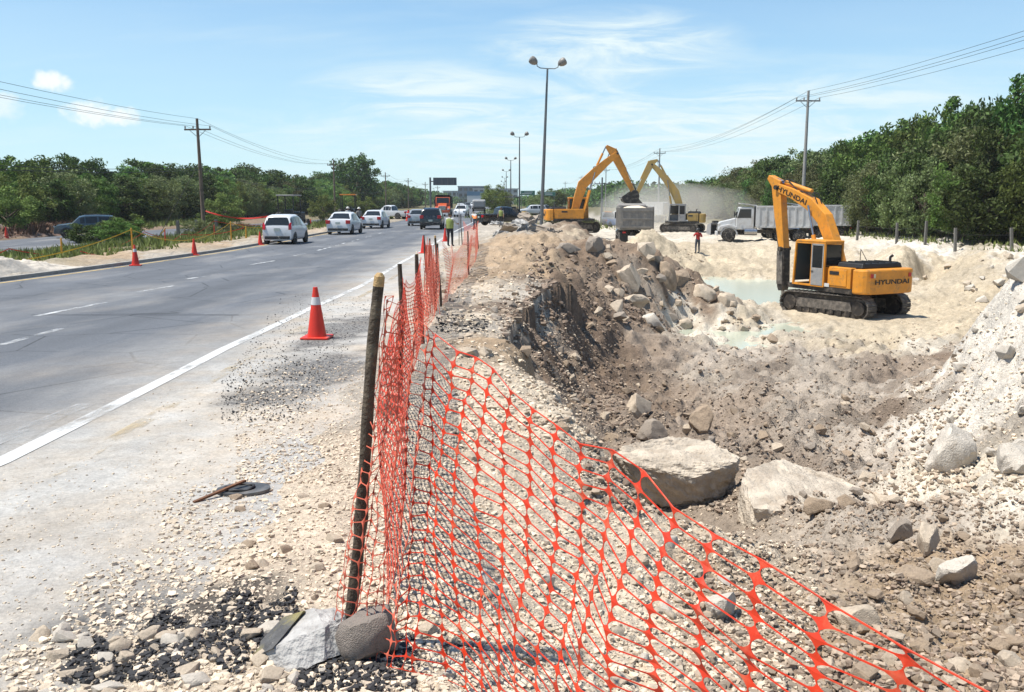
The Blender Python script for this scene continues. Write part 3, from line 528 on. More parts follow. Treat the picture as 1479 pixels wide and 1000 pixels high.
# --- milky water in the pit
def water(name, pts, z, m, label):
    bm = bmesh.new(); bm.faces.new([bm.verts.new((x, y, z)) for x, y in pts]); bmesh.ops.triangulate(bm, faces=bm.faces); me = bpy.data.meshes.new(name); bm.to_mesh(me); bm.free(); me.materials.append(m)
    o = bpy.data.objects.new(name, me); COL.objects.link(o); tag(o, label, None, None, 'structure'); return o
wm = bpy.data.materials.new('milky_water'); wm.use_nodes = True; nt = wm.node_tree; b = nt.nodes['Principled BSDF']; b.inputs['Base Color'].default_value = (.40, .425, .335, 1); b.inputs['Roughness'].default_value = .16; b.inputs['Specular IOR Level'].default_value = .3
geo = nt.nodes.new('ShaderNodeNewGeometry'); bp = nt.nodes.new('ShaderNodeBump'); bp.inputs['Strength'].default_value = .12; bp.inputs['Distance'].default_value = .05; nt.links.new(nz_(3.5, 4), bp.inputs['Height']); nt.links.new(bp.outputs[0], b.inputs['Normal'])
water('pond', [(4.5, 26), (9.5, 26.5), (12.2, 29.5), (12.5, 34), (13, 38), (22, 40), (26, 52), (20, 56), (6, 56), (6.5, 45), (7.5, 38), (5, 34)], -2.27, wm, 'shallow milky green water standing in the pit')

# ================================================================== ROCKS AND RUBBLE
_ico = {}
def ico(sub):
    if sub not in _ico:
        bm = bmesh.new(); bmesh.ops.create_icosphere(bm, subdivisions=sub, radius=1.0); bm.verts.ensure_lookup_table()
        _ico[sub] = (np.array([v.co[:] for v in bm.verts]), np.array([[v.index for v in f.verts] for f in bm.faces])); bm.free()
    return _ico[sub]
def rock_shape(sub, rng, cuts=7, rough=.12, depth=(.34, .82)):
    v, f = ico(sub); v = v.copy()
    for _ in range(cuts):                       # chop flat faces
        n = rng.normal(size=3); n /= np.linalg.norm(n); d = rng.uniform(*depth); k = v @ n; over = np.maximum(k - d, 0); v -= over[:, None] * n * .92
    o = rng.random(3) * 50
    q = v * 1.4 + o; nn = fbm(q[:, 0] + q[:, 2] * .7, q[:, 1] - q[:, 2] * .6, 4, 4, .6)
    v *= (1 + rough * nn)[:, None]
    v -= (v.max(0) + v.min(0)) / 2; v /= (np.abs(v).max(0))
    return v, f
def hull_shape(npts, rng, sq=.75):
    bm = bmesh.new(); d = rng.normal(size=(npts, 3)); d /= np.linalg.norm(d, axis=1)[:, None]; d = np.sign(d) * np.abs(d) ** sq * rng.uniform(.75, 1.0, (npts, 1))
    for p in d: bm.verts.new(p)
    bmesh.ops.convex_hull(bm, input=bm.verts); bmesh.ops.delete(bm, geom=[v for v in bm.verts if not v.link_faces], context='VERTS'); bmesh.ops.triangulate(bm, faces=bm.faces); bm.verts.index_update()
    v = np.array([p.co[:] for p in bm.verts]); f = np.array([[q.index for q in t.verts] for t in bm.faces]); bm.free()
    v -= (v.max(0) + v.min(0)) / 2; v /= np.abs(v).max(0); return v, f
def fine_hull(k):
    rg_ = np.random.default_rng(300 + k); v, f = hull_shape(17, rg_, .7); bm = bmesh.new(); vs_ = [bm.verts.new(p) for p in v]
    for t in f: bm.faces.new([vs_[i] for i in t])
    bmesh.ops.subdivide_edges(bm, edges=bm.edges, cuts=3, use_grid_fill=True); bmesh.ops.smooth_vert(bm, verts=bm.verts, factor=.35, use_axis_x=True, use_axis_y=True, use_axis_z=True); bmesh.ops.triangulate(bm, faces=bm.faces); bm.verts.index_update()
    v = np.array([p.co[:] for p in bm.verts]); f = np.array([[q.index for q in t.verts] for t in bm.faces]); bm.free(); q = v * 2.2 + k * 3.7
    v = v * (1 + .10 * fbm(q[:, 0] + .6 * q[:, 2], q[:, 1] - .5 * q[:, 2], 4, k, .65))[:, None]; v -= (v.max(0) + v.min(0)) / 2; return v / np.abs(v).max(0), f
ROCKS = {}
def rock_mesh(sub, k, m, cuts=7, rough=.12):
    key = (sub, k, m)
    if key not in ROCKS:
        v, f = rock_shape(sub, np.random.default_rng(100 + k * 7 + sub), cuts, rough) if sub > 3 else (hull_shape(15, np.random.default_rng(100 + k * 7 + sub)) if sub == 2 else fine_hull(k)); o = from_np('stone', v, f, m, None, False); me = o.data; bpy.data.objects.remove(o)
        if sub > 2: me.shade_smooth(); me.set_sharp_from_angle(angle=R(22))
        ROCKS[key] = me
    return ROCKS[key]
def rock(name, p, size, m, k, label, cat, group=None, rz=0, tilt=(0, 0), sub=4, sink=.25, cuts=8, rough=.14):
    o = bpy.data.objects.new(name, rock_mesh(sub, k, m, cuts, rough)); COL.objects.link(o)
    o.scale = (size[0] / 2, size[1] / 2, size[2] / 2); o.rotation_euler = (R(tilt[0]), R(tilt[1]), R(rz)); o.location = (p[0], p[1], p[2] + size[2] * (.5 - sink))
    return tag(o, label, cat, group)
def ground_hit(u, v):           # where a line of sight meets the ground
    a, f, d = ray(u, v); ts = np.geomspace(1.5, 140, 700); x = a * ts; y = f * ts; z = EYE + d * ts
    g = z - surf(x, y); i = int(np.argmax(g < 0)) if (g < 0).any() else len(ts) - 1
    return Vector((x[i], y[i], float(surf(x[i:i + 1], y[i:i + 1])[0])))
BOULD = [  # u, v of the foot, width px, height px, depth ratio, material, seed, label, rz
    (912, 425, 36, 40, .9, 'limestone', 3, 'square pale boulder standing highest on the middle rubble heap', 20),
    (965, 418, 36, 38, .9, 'limestone_brown', 4, 'brown grey boulder next to the square pale boulder on the heap', 50),
    (915, 446, 50, 17, .8, 'limestone', 5, 'long flat stone lying under the square pale boulder', 5),
    (893, 457, 22, 16, .9, 'limestone', 6, 'small rounded stone below the long flat stone', 40),
    (895, 430, 14, 11, .9, 'limestone', 7, 'small block wedged left of the long flat stone', 10),
    (935, 436, 18, 20, .9, 'limestone_grey', 8, 'grey block wedged right of the long flat stone', 70),
    (945, 476, 40, 21, .9, 'limestone_white', 9, 'pale boulder at the foot of the heap by the water', 15),
    (990, 480, 26, 15, .9, 'limestone', 10, 'flat brown stone lying right of the pale foot boulder', 35),
    (1020, 438, 36, 24, .9, 'limestone', 11, 'rounded boulder low on the right flank of the heap', 0),
    (985, 420, 30, 26, .9, 'limestone_brown', 12, 'brown boulder behind the rounded boulder on the heap', 60),
    (1052, 450, 24, 20, .9, 'limestone', 13, 'tawny boulder near the right end of the heap', 25),
    (922, 605, 44, 34, .9, 'limestone', 14, 'pale boulder half buried in the pit floor mud', 30),
    (940, 640, 44, 28, .9, 'limestone_grey', 15, 'grey boulder just behind the huge flat topped boulder', 10),
    (1015, 632, 40, 30, .9, 'limestone_brown', 16, 'dark brown clod on the pit floor behind the huge boulder', 75),
    (1300, 785, 40, 36, .9, 'limestone_grey', 17, 'round cracked grey stone at the head of the stone row', 20),
    (1345, 800, 48, 40, .7, 'limestone', 18, 'long leaning stone beside the round cracked stone', 60),
    (1360, 838, 32, 28, .9, 'limestone', 19, 'tan rounded stone in the row below the white chunk', 5),
    (1330, 850, 60, 28, .9, 'limestone_brown', 20, 'flat brown stone below the stone row', 15),
    (1390, 855, 60, 52, .9, 'limestone_white', 21, 'crumbling white chunk on the right hand slope', 45),
    (1245, 918, 64, 40, .9, 'limestone', 22, 'flat pale stone behind the lower edge of the orange net', 12),
    (1045, 902, 56, 50, .9, 'limestone_white', 23, 'white rounded stone seen through the orange net', 33),
    (1385, 682, 70, 52, .8, 'limestone_white', 24, 'white block with dark cracked front on the right bank', 25),
    (1185, 748, 52, 26, .7, 'limestone_brown', 25, 'small peaked brown stone resting on the broad slab', 10),
    (1480, 688, 50, 30, .9, 'limestone_white', 26, 'white block at the right edge on the pale bank', 65),
    (560, 604, 34, 40, .8, 'limestone', 27, 'tan block at the foot of the net behind the stake', 15),
    (820, 368, 36, 14, .7, 'limestone_grey', 28, 'flat grey slab lying on the crest of the middle heap', 20),
    (860, 372, 30, 24, .6, 'limestone_grey', 29, 'tilted grey slab sticking up on the crest of the heap', 40),
    (935, 372, 28, 20, .8, 'limestone', 30, 'pale block near the top right of the heap crest', 10),
]
for (u, v, w, hh_, dr, m, k, lab, rz) in BOULD:
    p = ground_hit(u, v - hh_ * .06); s = (Vector((p.x, p.y, p.z)) - Vector((0, 0, EYE))).length / F
    W_, H_ = w * s, hh_ * s
    fine = 5 if w > 150 else 4 if w > 30 else 3
    if v > 740: W_ *= .8; H_ *= .72
    rock('boulder', p + Vector((0, W_ * dr * .42, 0)), (W_ * 1.06, W_ * dr, H_ * 1.35), m, k, lab, 'boulder', 'named boulders of the diggings', rz, (random.uniform(-6, 6), random.uniform(-6, 6)), fine, .30, 9, .16)
# broken concrete and road slabs piled by the median
sl = [(735, 332, 30, 12, 'limestone_grey'), (752, 326, 26, 14, 'concrete_piece'), (772, 343, 52, 18, 'concrete_piece'), (768, 322, 30, 12, 'limestone_grey'), (783, 334, 34, 16, 'limestone_grey'), (745, 342, 40, 16, 'concrete_piece'), (725, 338, 24, 14, 'concrete_piece'), (800, 340, 24, 14, 'limestone_grey'), (760, 316, 24, 10, 'limestone_grey'), (718, 326, 20, 10, 'concrete_piece')]
words = ['long grey slab at the top left of the slab pile', 'upright pale slab at the back of the slab pile', 'big white slab at the front of the slab pile', 'dark flat slab crowning the slab pile', 'tilted dark slab beside the brown earth pile', 'wide pale slab low in the slab pile', 'small pale slab at the road end of the pile', 'grey slab leaning on the brown earth pile', 'thin grey slab highest at the back of the pile', 'small pale slab lying nearest the carriageway']
for i, ((u, v, w, hh_, m), lab) in enumerate(zip(sl, words)):
    y = 45 + i % 4 * .8; p = at_y(u, v, y); p.z = max(p.z, gz(p.x, p.y) - .1); s = y / F
    box_pts = MB().box((0, 0, 0), (w * s, w * s * .7, max(.14, hh_ * s * .45)), None, random.uniform(.75, .95))
    o = box_pts.build('broken_slab', m, None); o.location = p + Vector((0, 0, .12)); o.rotation_euler = (R(random.uniform(-28, 28)), R(random.uniform(-30, 30)), R(random.uniform(0, 180)))
    bm = bmesh.new(); bm.from_mesh(o.data); bmesh.ops.subdivide_edges(bm, edges=bm.edges, cuts=3, use_grid_fill=True)
    for vv in bm.verts: vv.co += Vector((random.uniform(-1, 1), random.uniform(-1, 1), random.uniform(-1, 1))) * .045
    bm.to_mesh(o.data); bm.free(); tag(o, lab, 'slab', 'broken slabs piled by the median')

# concrete lump and dark stone at the foot of the near stake
def lump(name, pts, m, loc, rz, label, cat, seed, amp=.018, cuts=5):
    bm = bmesh.new(); [bm.verts.new(p) for p in pts]; bmesh.ops.convex_hull(bm, input=bm.verts); bmesh.ops.delete(bm, geom=[v for v in bm.verts if not v.link_faces], context='VERTS')
    bmesh.ops.triangulate(bm, faces=bm.faces); bmesh.ops.subdivide_edges(bm, edges=bm.edges, cuts=cuts, use_grid_fill=True)
    co_ = np.array([v.co[:] for v in bm.verts]); q = co_ * 7 + seed; nn = (fbm(q[:, 0] * .45 + .5 * q[:, 2], q[:, 1] * .45 - .7 * q[:, 2], 2, seed + 5) * .5 + fbm(q[:, 0] * 1.6 + .8 * q[:, 2], q[:, 1] * 1.6 - 1.1 * q[:, 2], 4, seed, .6) * .8) * amp
    for v, k in zip(bm.verts, nn): v.co += v.normal * k
    bmesh.ops.recalc_face_normals(bm, faces=bm.faces); me = bpy.data.meshes.new(name); bm.to_mesh(me); bm.free(); me.shade_smooth(); me.set_sharp_from_angle(angle=R(34)); me.materials.append(MATS[m])
    o = bpy.data.objects.new(name, me); COL.objects.link(o); o.location = loc; o.rotation_euler = (0, 0, rz); return tag(o, label, cat)
def pl_(u, v, y): p = at_y(u, v, y); return p
c0 = ground_hit(420, 968)
front = [at_y(u, v, c0.y + dy) - c0 for u, v, dy in ((342, 973, .10), (418, 974, -.03), (468, 955, 0), (490, 945, .05), (486, 905, .10), (452, 880, .22), (436, 885, .24), (400, 905, .26), (362, 950, .20), (395, 935, .03), (470, 905, .06))]
front += [p + Vector((.02, .22, -.05)) for p in front[:5]]
lum = lump('concrete_lump', [tuple(p) for p in front], 'concrete_piece', c0, 0, 'jagged grey white concrete lump with an asphalt crust beside the near stake', 'rubble', 3)
crust = [at_y(u, v, c0.y + dy) - c0 + Vector((-.004, -.035, .022)) for u, v, dy in ((348, 962, .13), (400, 938, .05), (444, 884, .22), (415, 893, .26), (366, 944, .20))]
cb = MB().add([p for p in crust] + [p + Vector((0, .05, -.03)) for p in crust], [(0, 1, 2, 3, 4), (9, 8, 7, 6, 5)] + [(i, i + 5, (i + 1) % 5 + 5, (i + 1) % 5) for i in range(5)]); cb.build('asphalt_crust', 'asphalt_crust', lum)
c1 = ground_hit(525, 965)
s1 = c1.length / F
rock('rock', c1 + Vector((0, .10, 0)), (.21, .18, .20), 'rock_dark', 41, 'dark grey rock at the foot of the near stake behind the net', 'rock', None, 20, (10, -15), 4, .2, 7, .1)

# the huge flat-topped boulder and the broad slab beside it
g0 = ground_hit(985, 738); yb = g0.y
hull = [at_y(u, v, yb + dy) - g0 for u, v, dy in ((884, 656, .30), (905, 668, .10), (950, 682, -.02), (1005, 690, -.10), (1064, 668, .10), (1068, 660, .35), (1012, 634, .75), (965, 631, .85), (905, 645, .65), (925, 722, .22), (1005, 742, .10), (1048, 728, .25), (890, 690, .35), (1060, 700, .35))]
hull += [p + Vector((.02, .5, -.35)) for p in (hull[6], hull[7], hull[8])]
lump('boulder', [tuple(p) for p in hull], 'limestone_pitted', g0, 0, 'huge flat topped limestone boulder with dark undercut front behind the orange net', 'boulder', 14, .05, 14)['group'] = 'named boulders of the diggings'
g1 = ground_hit(1180, 735); yb = g1.y
hull = [at_y(u, v, yb + dy) - g1 for u, v, dy in ((1080, 676, .9), (1130, 664, 1.25), (1200, 685, 1.1), (1310, 738, .45), (1250, 752, .05), (1170, 742, -.1), (1090, 735, .05), (1068, 705, .5))]
hull += [p + Vector((0, .05, -.4)) for p in hull]
lump('boulder', [tuple(p) for p in hull], 'limestone_pitted', g1, 0, 'broad low limestone slab lying beside the huge boulder', 'boulder', 23, .04, 12)['group'] = 'named boulders of the diggings'

# individual loose stones: one object each, by place
def stones(n, region, sizes, mats, label, group, seed, sub=2, name='stone', sink=.42):
    rng = np.random.default_rng(seed); k = 0
    us = rng.uniform(region[0], region[2], n * 4); vs_ = rng.uniform(region[1], region[3], n * 4)
    for u, v in zip(us, vs_):
        if k >= n: break
        if len(region) > 4 and not region[4](u, v): continue
        p = ground_hit(u, v); s = rng.uniform(*sizes) ** 1.0; k += 1
        mt_ = mats[int(rng.integers(len(mats)))]; cw2 = {'limestone': 'cream', 'limestone_white': 'whitish', 'limestone_brown': 'brown', 'limestone_grey': 'grey tan'}[mt_]; sz = 'larger' if s > (sizes[0] + sizes[1]) / 2 else 'smaller'
        o = rock(name, p, (s * rng.uniform(.8, 1.4), s * rng.uniform(.7, 1.2), s * rng.uniform(.55, .95)), mt_, 50 + int(rng.integers(9)), label.format(sz + ' ' + cw2), name.split('_')[-1], group, rng.uniform(0, 360), (rng.uniform(-20, 20), rng.uniform(-20, 20)), sub, sink)
stones(60, (30, 915, 490, 1010), (.025, .085), ['limestone', 'limestone', 'limestone', 'limestone_white'], '{} limestone stone lying loose among the black asphalt crumbs', 'stones on the near shoulder', 1, 3)
stones(14, (330, 700, 520, 900), (.03, .075), ['limestone', 'limestone_brown'], '{} loose stone on the gravel left of the near stake', 'stones left of the stake', 2, 3)
stones(40, (600, 640, 1100, 1000, lambda u, v: v > 470 + (u - 633) * .66 + 60), (.04, .10), ['limestone', 'limestone_white', 'limestone'], '{} stone lying loose behind the orange net', 'stones behind the net', 3, 3)
stones(60, (1180, 760, 1479, 1000), (.035, .11), ['limestone', 'limestone_brown', 'limestone_brown'], '{} stone loose on the rubble slope at lower right', 'stones on the right slope', 4, 3)
stones(50, (900, 560, 1300, 740), (.07, .20), ['limestone_brown', 'limestone_brown', 'limestone_grey', 'limestone'], '{} clod on the muddy pit floor', 'clods on the pit floor', 5, 2)
stones(30, (850, 350, 1090, 478, lambda u, v: v > 345 + abs(u - 900) * .28), (.12, .42), ['limestone', 'limestone_brown', 'limestone_grey', 'limestone'], '{} broken stone block strewn over the middle heap', 'blocks on the middle heap', 6, 2)
stones(30, (640, 400, 760, 520), (.05, .2), ['limestone', 'limestone_brown', 'limestone_grey'], '{} loose stone on the tan bank beside the net', 'stones on the tan bank', 7, 2)
stones(20, (780, 480, 900, 640), (.06, .2), ['limestone_brown', 'limestone_grey', 'limestone'], '{} stone rolled down the dark cut bank', 'stones on the cut bank', 8, 2)
stones(24, (1200, 360, 1479, 440), (.2, .5), ['limestone_white', 'limestone'], '{} stone on the far right bank', 'stones on the far right bank', 9, 2)
stones(16, (1030, 450, 1120, 500), (.1, .35), ['limestone', 'limestone_brown'], '{} stone at the wet end of the heap', 'stones by the puddle', 10, 2)

stones(16, (1375, 440, 1500, 700), (.10, .34), ['limestone_white', 'limestone_white', 'limestone'], '{} chalky block bedded in the white bank at the right edge', 'blocks in the white bank', 13, 3, 'chalk_stone', .5)
# gravel nobody could count
def gravel(name, m, label, clouds, seed, lift=0.0):
    rng = np.random.default_rng(seed); PX = []; PY = []; PS = []
    for (n, u0, v0, u1, v1, smin, smax, cond) in clouds:
        u = rng.uniform(u0, u1, n); v = rng.uniform(v0, v1, n)
        # throw pixels on a flat reference so the spread is even over the ground, then settle on the real height
        ok = cond(u, v) if cond else np.ones(n, bool); u, v = u[ok], v[ok]
        zz = np.full(len(u), .5); a = (u - 739.5) / F; bb = -(v - 500) / F; f = CP + bb * SP; d = -SP + bb * CP
        for _ in range(14):
            t = (zz - EYE) / d; x = a * t; y = np.clip(f * t, .5, 120); zz = .6 * zz + .4 * np.minimum(surf(x, y), EYE - .3)
        t = (zz - EYE) / d; x = a * t; y = f * t; keep = (y > .5) & (y < 90); x, y = x[keep], y[keep]
        PX.append(x); PY.append(y); PS.append(smin * (smax / smin) ** (rng.random(len(x)) ** 1.9))
    x = np.concatenate(PX); y = np.concatenate(PY); s = np.concatenate(PS); n = len(x); z = surf(x, y) + lift
    variants = [hull_shape(10, np.random.default_rng(500 + i), .65) for i in range(10)]
    V = []; Fc = []; off = 0
    kind = rng.integers(0, 10, n)
    for k in range(10):
        sel = np.where(kind == k)[0]
        if not len(sel): continue
        v, f = variants[k]; ang = rng.random(len(sel)) * 6.283; c, sn = np.cos(ang), np.sin(ang)
        sc = np.stack([s[sel] * rng.uniform(.4, .65, len(sel)), s[sel] * rng.uniform(.35, .6, len(sel)), s[sel] * rng.uniform(.25, .45, len(sel))], 1)
        q = v[None] * sc[:, None]; X = q[..., 0] * c[:, None] - q[..., 1] * sn[:, None]; Y = q[..., 0] * sn[:, None] + q[..., 1] * c[:, None]
        P = np.stack([X + x[sel, None], Y + y[sel, None], q[..., 2] + (z[sel] + sc[:, 2] * .35)[:, None]], -1).reshape(-1, 3)
        fi = (f[None] + (np.arange(len(sel)) * len(v))[:, None, None]).reshape(-1, 3) + off; V.append(P); Fc.append(fi); off += len(P)
    o = from_np(name, np.concatenate(V), np.concatenate(Fc), m); return tag(o, label, None, None, 'stuff')
def pit_only(u, v): return (v > 470 + (u - 840) * .02)
def near_left(u, v): return (u > (1010 - v) * 1.15 - 60 + 25 * np.sin(v * .05)) 
def net_side(u, v): return v > 455 + (u - 633) * .58
gravel('gravel', 'gravel', 'loose cream limestone gravel along the shoulder and behind the net',
       [(11000, -60, 640, 640, 1020, .006, .034, near_left), (18000, 520, 560, 1180, 1020, .006, .034, net_side), (4800, 340, 520, 660, 700, .007, .032, None), (2600, 640, 470, 860, 640, .012, .06, None), (1200, 600, 360, 780, 470, .025, .09, None), (1300, -60, 660, 400, 980, .006, .017, None), (500, 200, 560, 520, 760, .008, .022, None), (3200, 1300, 430, 1560, 720, .012, .07, None), (5000, 150, 700, 1000, 1010, .004, .011, None)], 21)
gravel('rubble', 'gravel_grey', 'grey brown rubble and clods strewn through the pit',
       [(9000, 980, 720, 1540, 1020, .008, .045, None), (4600, 860, 540, 1400, 740, .014, .07, None), (1300, 760, 440, 1000, 620, .015, .07, None), (900, 720, 345, 1100, 480, .03, .10, None), (500, 1000, 480, 1400, 540, .03, .12, None)], 22)
gravel('clods', 'clod', 'brown soil clods strewn over the pit floor and the cut bank',
       [(4200, 840, 490, 1300, 740, .012, .07, lambda u, v: np.random.default_rng(3).random(len(u)) < np.clip(1.25 - (u - 840) / 420, .12, 1)), (2600, 720, 430, 900, 620, .02, .11, lambda u, v: v < 640 - (900 - u) * .9), (2500, 760, 360, 1000, 470, .03, .16, None), (2500, 1050, 720, 1520, 1000, .010, .04, None)], 25)
gravel('asphalt_crumbs', 'asphalt_crumb', 'black asphalt crumbs spilt on the shoulder',
       [(4600, 90, 850, 430, 990, .006, .026, lambda u, v: np.abs(v - (985 - (u - 120) * .33)) < 42 + 20 * np.sin(u * .06)), (1500, 430, 920, 600, 1000, .006, .026, None), (4200, 320, 425, 570, 610, .006, .020, lambda u, v: np.abs(u - (390 + (560 - v) * .7)) < 75), (260, 630, 455, 705, 482, .015, .05, None)], 23, .006)

# ================================================================== SAFETY NET, STAKES, CONES, TAPE
def net_mesh(name, cols, m, parent, cu=.20, cv=.34, su=.016, sv=.040, thick=.0016, coarse=False):
    """cols[i][j] -> 3D knot positions; each cell gets a hole with rounded corners: broad knots, thin threads between"""
    v = []; f = []; nI = len(cols); nJ = len(cols[0])
    q = [(cu, 0, cu, sv), (cu * .5, 0, cu * .58, sv + (cv - sv) * .25), (0, 0, su + (cu - su) * .30, cv * .55), (0, cv, su, cv)]
    if coarse: q = [q[0], q[2], q[3]]
    ring = []
    for sx, sy, rev in ((1, 1, True), (-1, 1, False), (-1, -1, True), (1, -1, False)):      # walk round the four corners
        part = [((a if sx > 0 else 1 - a), (b if sy > 0 else 1 - b), (c if sx > 0 else 1 - c), (d if sy > 0 else 1 - d)) for a, b, c, d in q]
        ring += list(reversed(part)) if rev else part
    # order: corner(0,0) from the left side to the bottom, corner(1,0), corner(1,1), corner(0,1)
    n = len(ring)
    for i in range(nI - 1):
        for j in range(nJ - 1):
            A, B, C, D = cols[i][j], cols[i + 1][j], cols[i + 1][j + 1], cols[i][j + 1]; o = len(v)
            for p, r in [(t[0], t[1]) for t in ring] + [(t[2], t[3]) for t in ring]: v.append(A * (1 - p) * (1 - r) + B * p * (1 - r) + C * p * r + D * (1 - p) * r)
            for k in range(n): f.append((o + k, o + (k + 1) % n, o + n + (k + 1) % n, o + n + k))
    o = from_np(name, [tuple(p) for p in v], f, m, parent)
    sm = o.modifiers.new('thickness', 'SOLIDIFY'); sm.thickness = thick; sm.offset = 0
    return o
def stake(name, p0, p1, r, parent, cap=True, knots=True):
    p0, p1 = Vector(p0), Vector(p1); n = 22; L = []; rad = []
    for i in range(n + 1):
        t = i / n; w = Vector((math.sin(t * 5 + p0.y) * .012, math.cos(t * 4.2) * .008, 0)); L.append(p0.lerp(p1, t) + w)
        rad.append(r * (1.06 - .18 * t) * (1 + .05 * math.sin(t * 31) + (.22 if knots and i in (9,) else 0)))
    o = MB().tube(L, rad, 12).build(name, 'bark_stake', parent, 50)
    if cap:
        d = (p1 - p0).normalized(); rr = rad[-1]
        MB().tube([L[-1] - d * .004, L[-1] + d * .03, L[-1] + d * .042], [rr * 1.02, rr * .98, rr * .5], 12).build('cut_end', 'cut_wood', o, 30)
    return o
# --- near bay: runs from the near stake towards the viewer's right
S1b = ground_hit(497, 925); S1t = at_y(552, 412, S1b.y + .02)
fence = empty('safety_fence', S1b, 0, 'orange plastic safety net hung from the near crooked wooden stake', 'safety fence', 'orange net fence along the diggings')
inv = Matrix.Translation(-S1b)
st = stake('stake', S1b + Vector((-.01, 0, -.12)) - S1b, S1t - S1b, .0215, fence)
top = [(556, 428, S1b.y + .04), (562, 432, S1b.y + .10), (568, 438, S1b.y + .02), (575, 441, S1b.y + .12), (582, 446, S1b.y + .05), (589, 449, S1b.y + .14), (597, 453, S1b.y + .06), (606, 460, S1b.y + .15), (615, 466, S1b.y + .08), (624, 474, S1b.y + .16), (633, 483, 3.05),
       (659, 503, 2.98), (686, 522, 2.88), (712, 543, 2.78), (740, 563, 2.68), (771, 586, 2.56), (805, 611, 2.44), (841, 632, 2.32), (881, 660, 2.2), (926, 696, 2.07), (975, 728, 1.94), (1033, 766, 1.80), (1104, 812, 1.66), (1196, 871, 1.52), (1309, 942, 1.38), (1440, 1022, 1.26), (1590, 1110, 1.16), (1760, 1205, 1.08)]
# bottom of each column: lies on / near the ground and drifts towards the viewer
nrow = 27; cols = []
for i, (u, v, y) in enumerate(top):
    t3 = at_y(u, v, y)
    if i <= 10:
        q = i / 10; bot = Vector((S1b.x - .03 + .30 * q, S1b.y - .10 - .16 * q, 0))
    else:
        q = (i - 10) / 17; bot = Vector((t3.x + .02 - .05 * (1 - q), t3.y - .28 + .05 * q, 0))
    bot.z = gz(bot.x, bot.y) + .01
    c = []
    for j in range(nrow + 1):
        t = j / nrow; p = t3.lerp(bot, t)
        bell = math.sin(math.pi * t)
        if i <= 10:
            p += Vector((.020 * math.sin(i * 2.4 + t * 4) * (1 - .6 * t), .05 * math.sin(i * 1.9 + 3 * t) * bell, .012 * math.sin(i * 1.3 + t * 9)))
        else:
            w = min(1, (i - 10) / 6)
            p += Vector((.045 * math.sin(i * .8 + t * 5 + .6 * math.sin(i)) * bell * w - .05 * bell, .04 * math.sin(i * .55 + t * 3.1) * bell, .015 * math.sin(i * 1.1) * (1 - t) + .010 * math.sin(i * 2.1 + t * 7)))
        p += Vector((random.uniform(-1, 1), random.uniform(-1, 1), random.uniform(-1, 1))) * .0075
        c.append(p - S1b)
    cols.append(c)
# doubled top cord
MB().tube([c[0] for c in cols[10:]], .0022, 6, False).build('top_cord', 'net_orange', fence)
net_mesh('net_fold', cols[:9], 'net_pale', fence, .17, .40, .011, .034, .002)
near_net = net_mesh('net', cols[8:], 'net_orange', fence, .15, .41, .010, .052, .002)
# --- bays along the carriageway
def bay(posts, label, m, hgt=1.12, sag=.10, pitch=.11, rows=24, lean=0, seg=8, stakes=True, gather=False):
    P = [Vector((x, y, gz(x, y))) for x, y in posts]; root = empty('safety_fence', P[0], 0, label, 'safety fence', 'orange net fence along the diggings')
    if stakes:
        for k, p in enumerate(P):
            if k == 0 and p.y < 5: continue
            stake('stake', p - P[0] + Vector((0, 0, -.1)), p - P[0] + Vector((random.uniform(-.09, .05), random.uniform(-.05, .05), hgt + random.uniform(.04, .14))), .022, root, k == 0, False)
    cs = []
    for k in range(len(P) - 1):
        L = (P[k + 1] - P[k]).length; n = max(6, min(46, int(L / pitch)))
        for i in range(n + (1 if k == len(P) - 2 else 0)):
            t = i / n; b0 = P[k].lerp(P[k + 1], t); b0.z = gz(b0.x, b0.y) + .02; dip = sag * math.sin(math.pi * t) + .03 * math.sin(t * 17 + k)
            col_ = []
            for j in range(rows + 1):
                q = j / rows; z = b0.z + (hgt - dip) * (1 - q); bl = math.sin(math.pi * q) + .3
                col_.append(Vector((b0.x + lean * (1 - q) + .07 * bl * math.sin(t * 9 + k * 2 + q * 2), b0.y + .04 * bl * math.cos(t * 7 + q * 3), z)) - P[0])
            cs.append(col_)
    net_mesh('net', cs, m, root, .24, .34, .05, .08, .002, True); return root
S2 = (-.97, 7.6); S4 = (-1.28, 14.8); S3 = (-2.55, 26.5)
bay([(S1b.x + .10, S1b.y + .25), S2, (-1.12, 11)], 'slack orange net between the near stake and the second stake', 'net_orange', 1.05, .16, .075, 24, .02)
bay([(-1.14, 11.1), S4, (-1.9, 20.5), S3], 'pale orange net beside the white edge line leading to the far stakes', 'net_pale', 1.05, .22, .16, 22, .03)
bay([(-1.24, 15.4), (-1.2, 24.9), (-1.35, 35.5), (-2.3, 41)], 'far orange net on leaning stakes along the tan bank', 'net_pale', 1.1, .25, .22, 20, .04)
# folded net gathered on the stake where the two far lines meet
gb = MB(); p0 = Vector((S4[0] - .02, S4[1] - .5, gz(*S4)))
gr_ = empty('net_bundle', p0, 0, 'bunched orange net gathered into a hanging fold where the fences meet', 'net')
for i in range(15):
    a = random.uniform(0, 6.28); r0 = random.uniform(.02, .10); r1 = random.uniform(.03, .2)
    gb.tube([(math.cos(a) * r1, math.sin(a) * r1 * 2, -.02), (math.cos(a) * r0 * 1.5 + .04 * math.sin(i), math.sin(a) * r0, .45), (math.cos(a) * r0, math.sin(a) * r0, 1.12)], .006, 4)
gb.build('folds', 'net_pale', gr_)

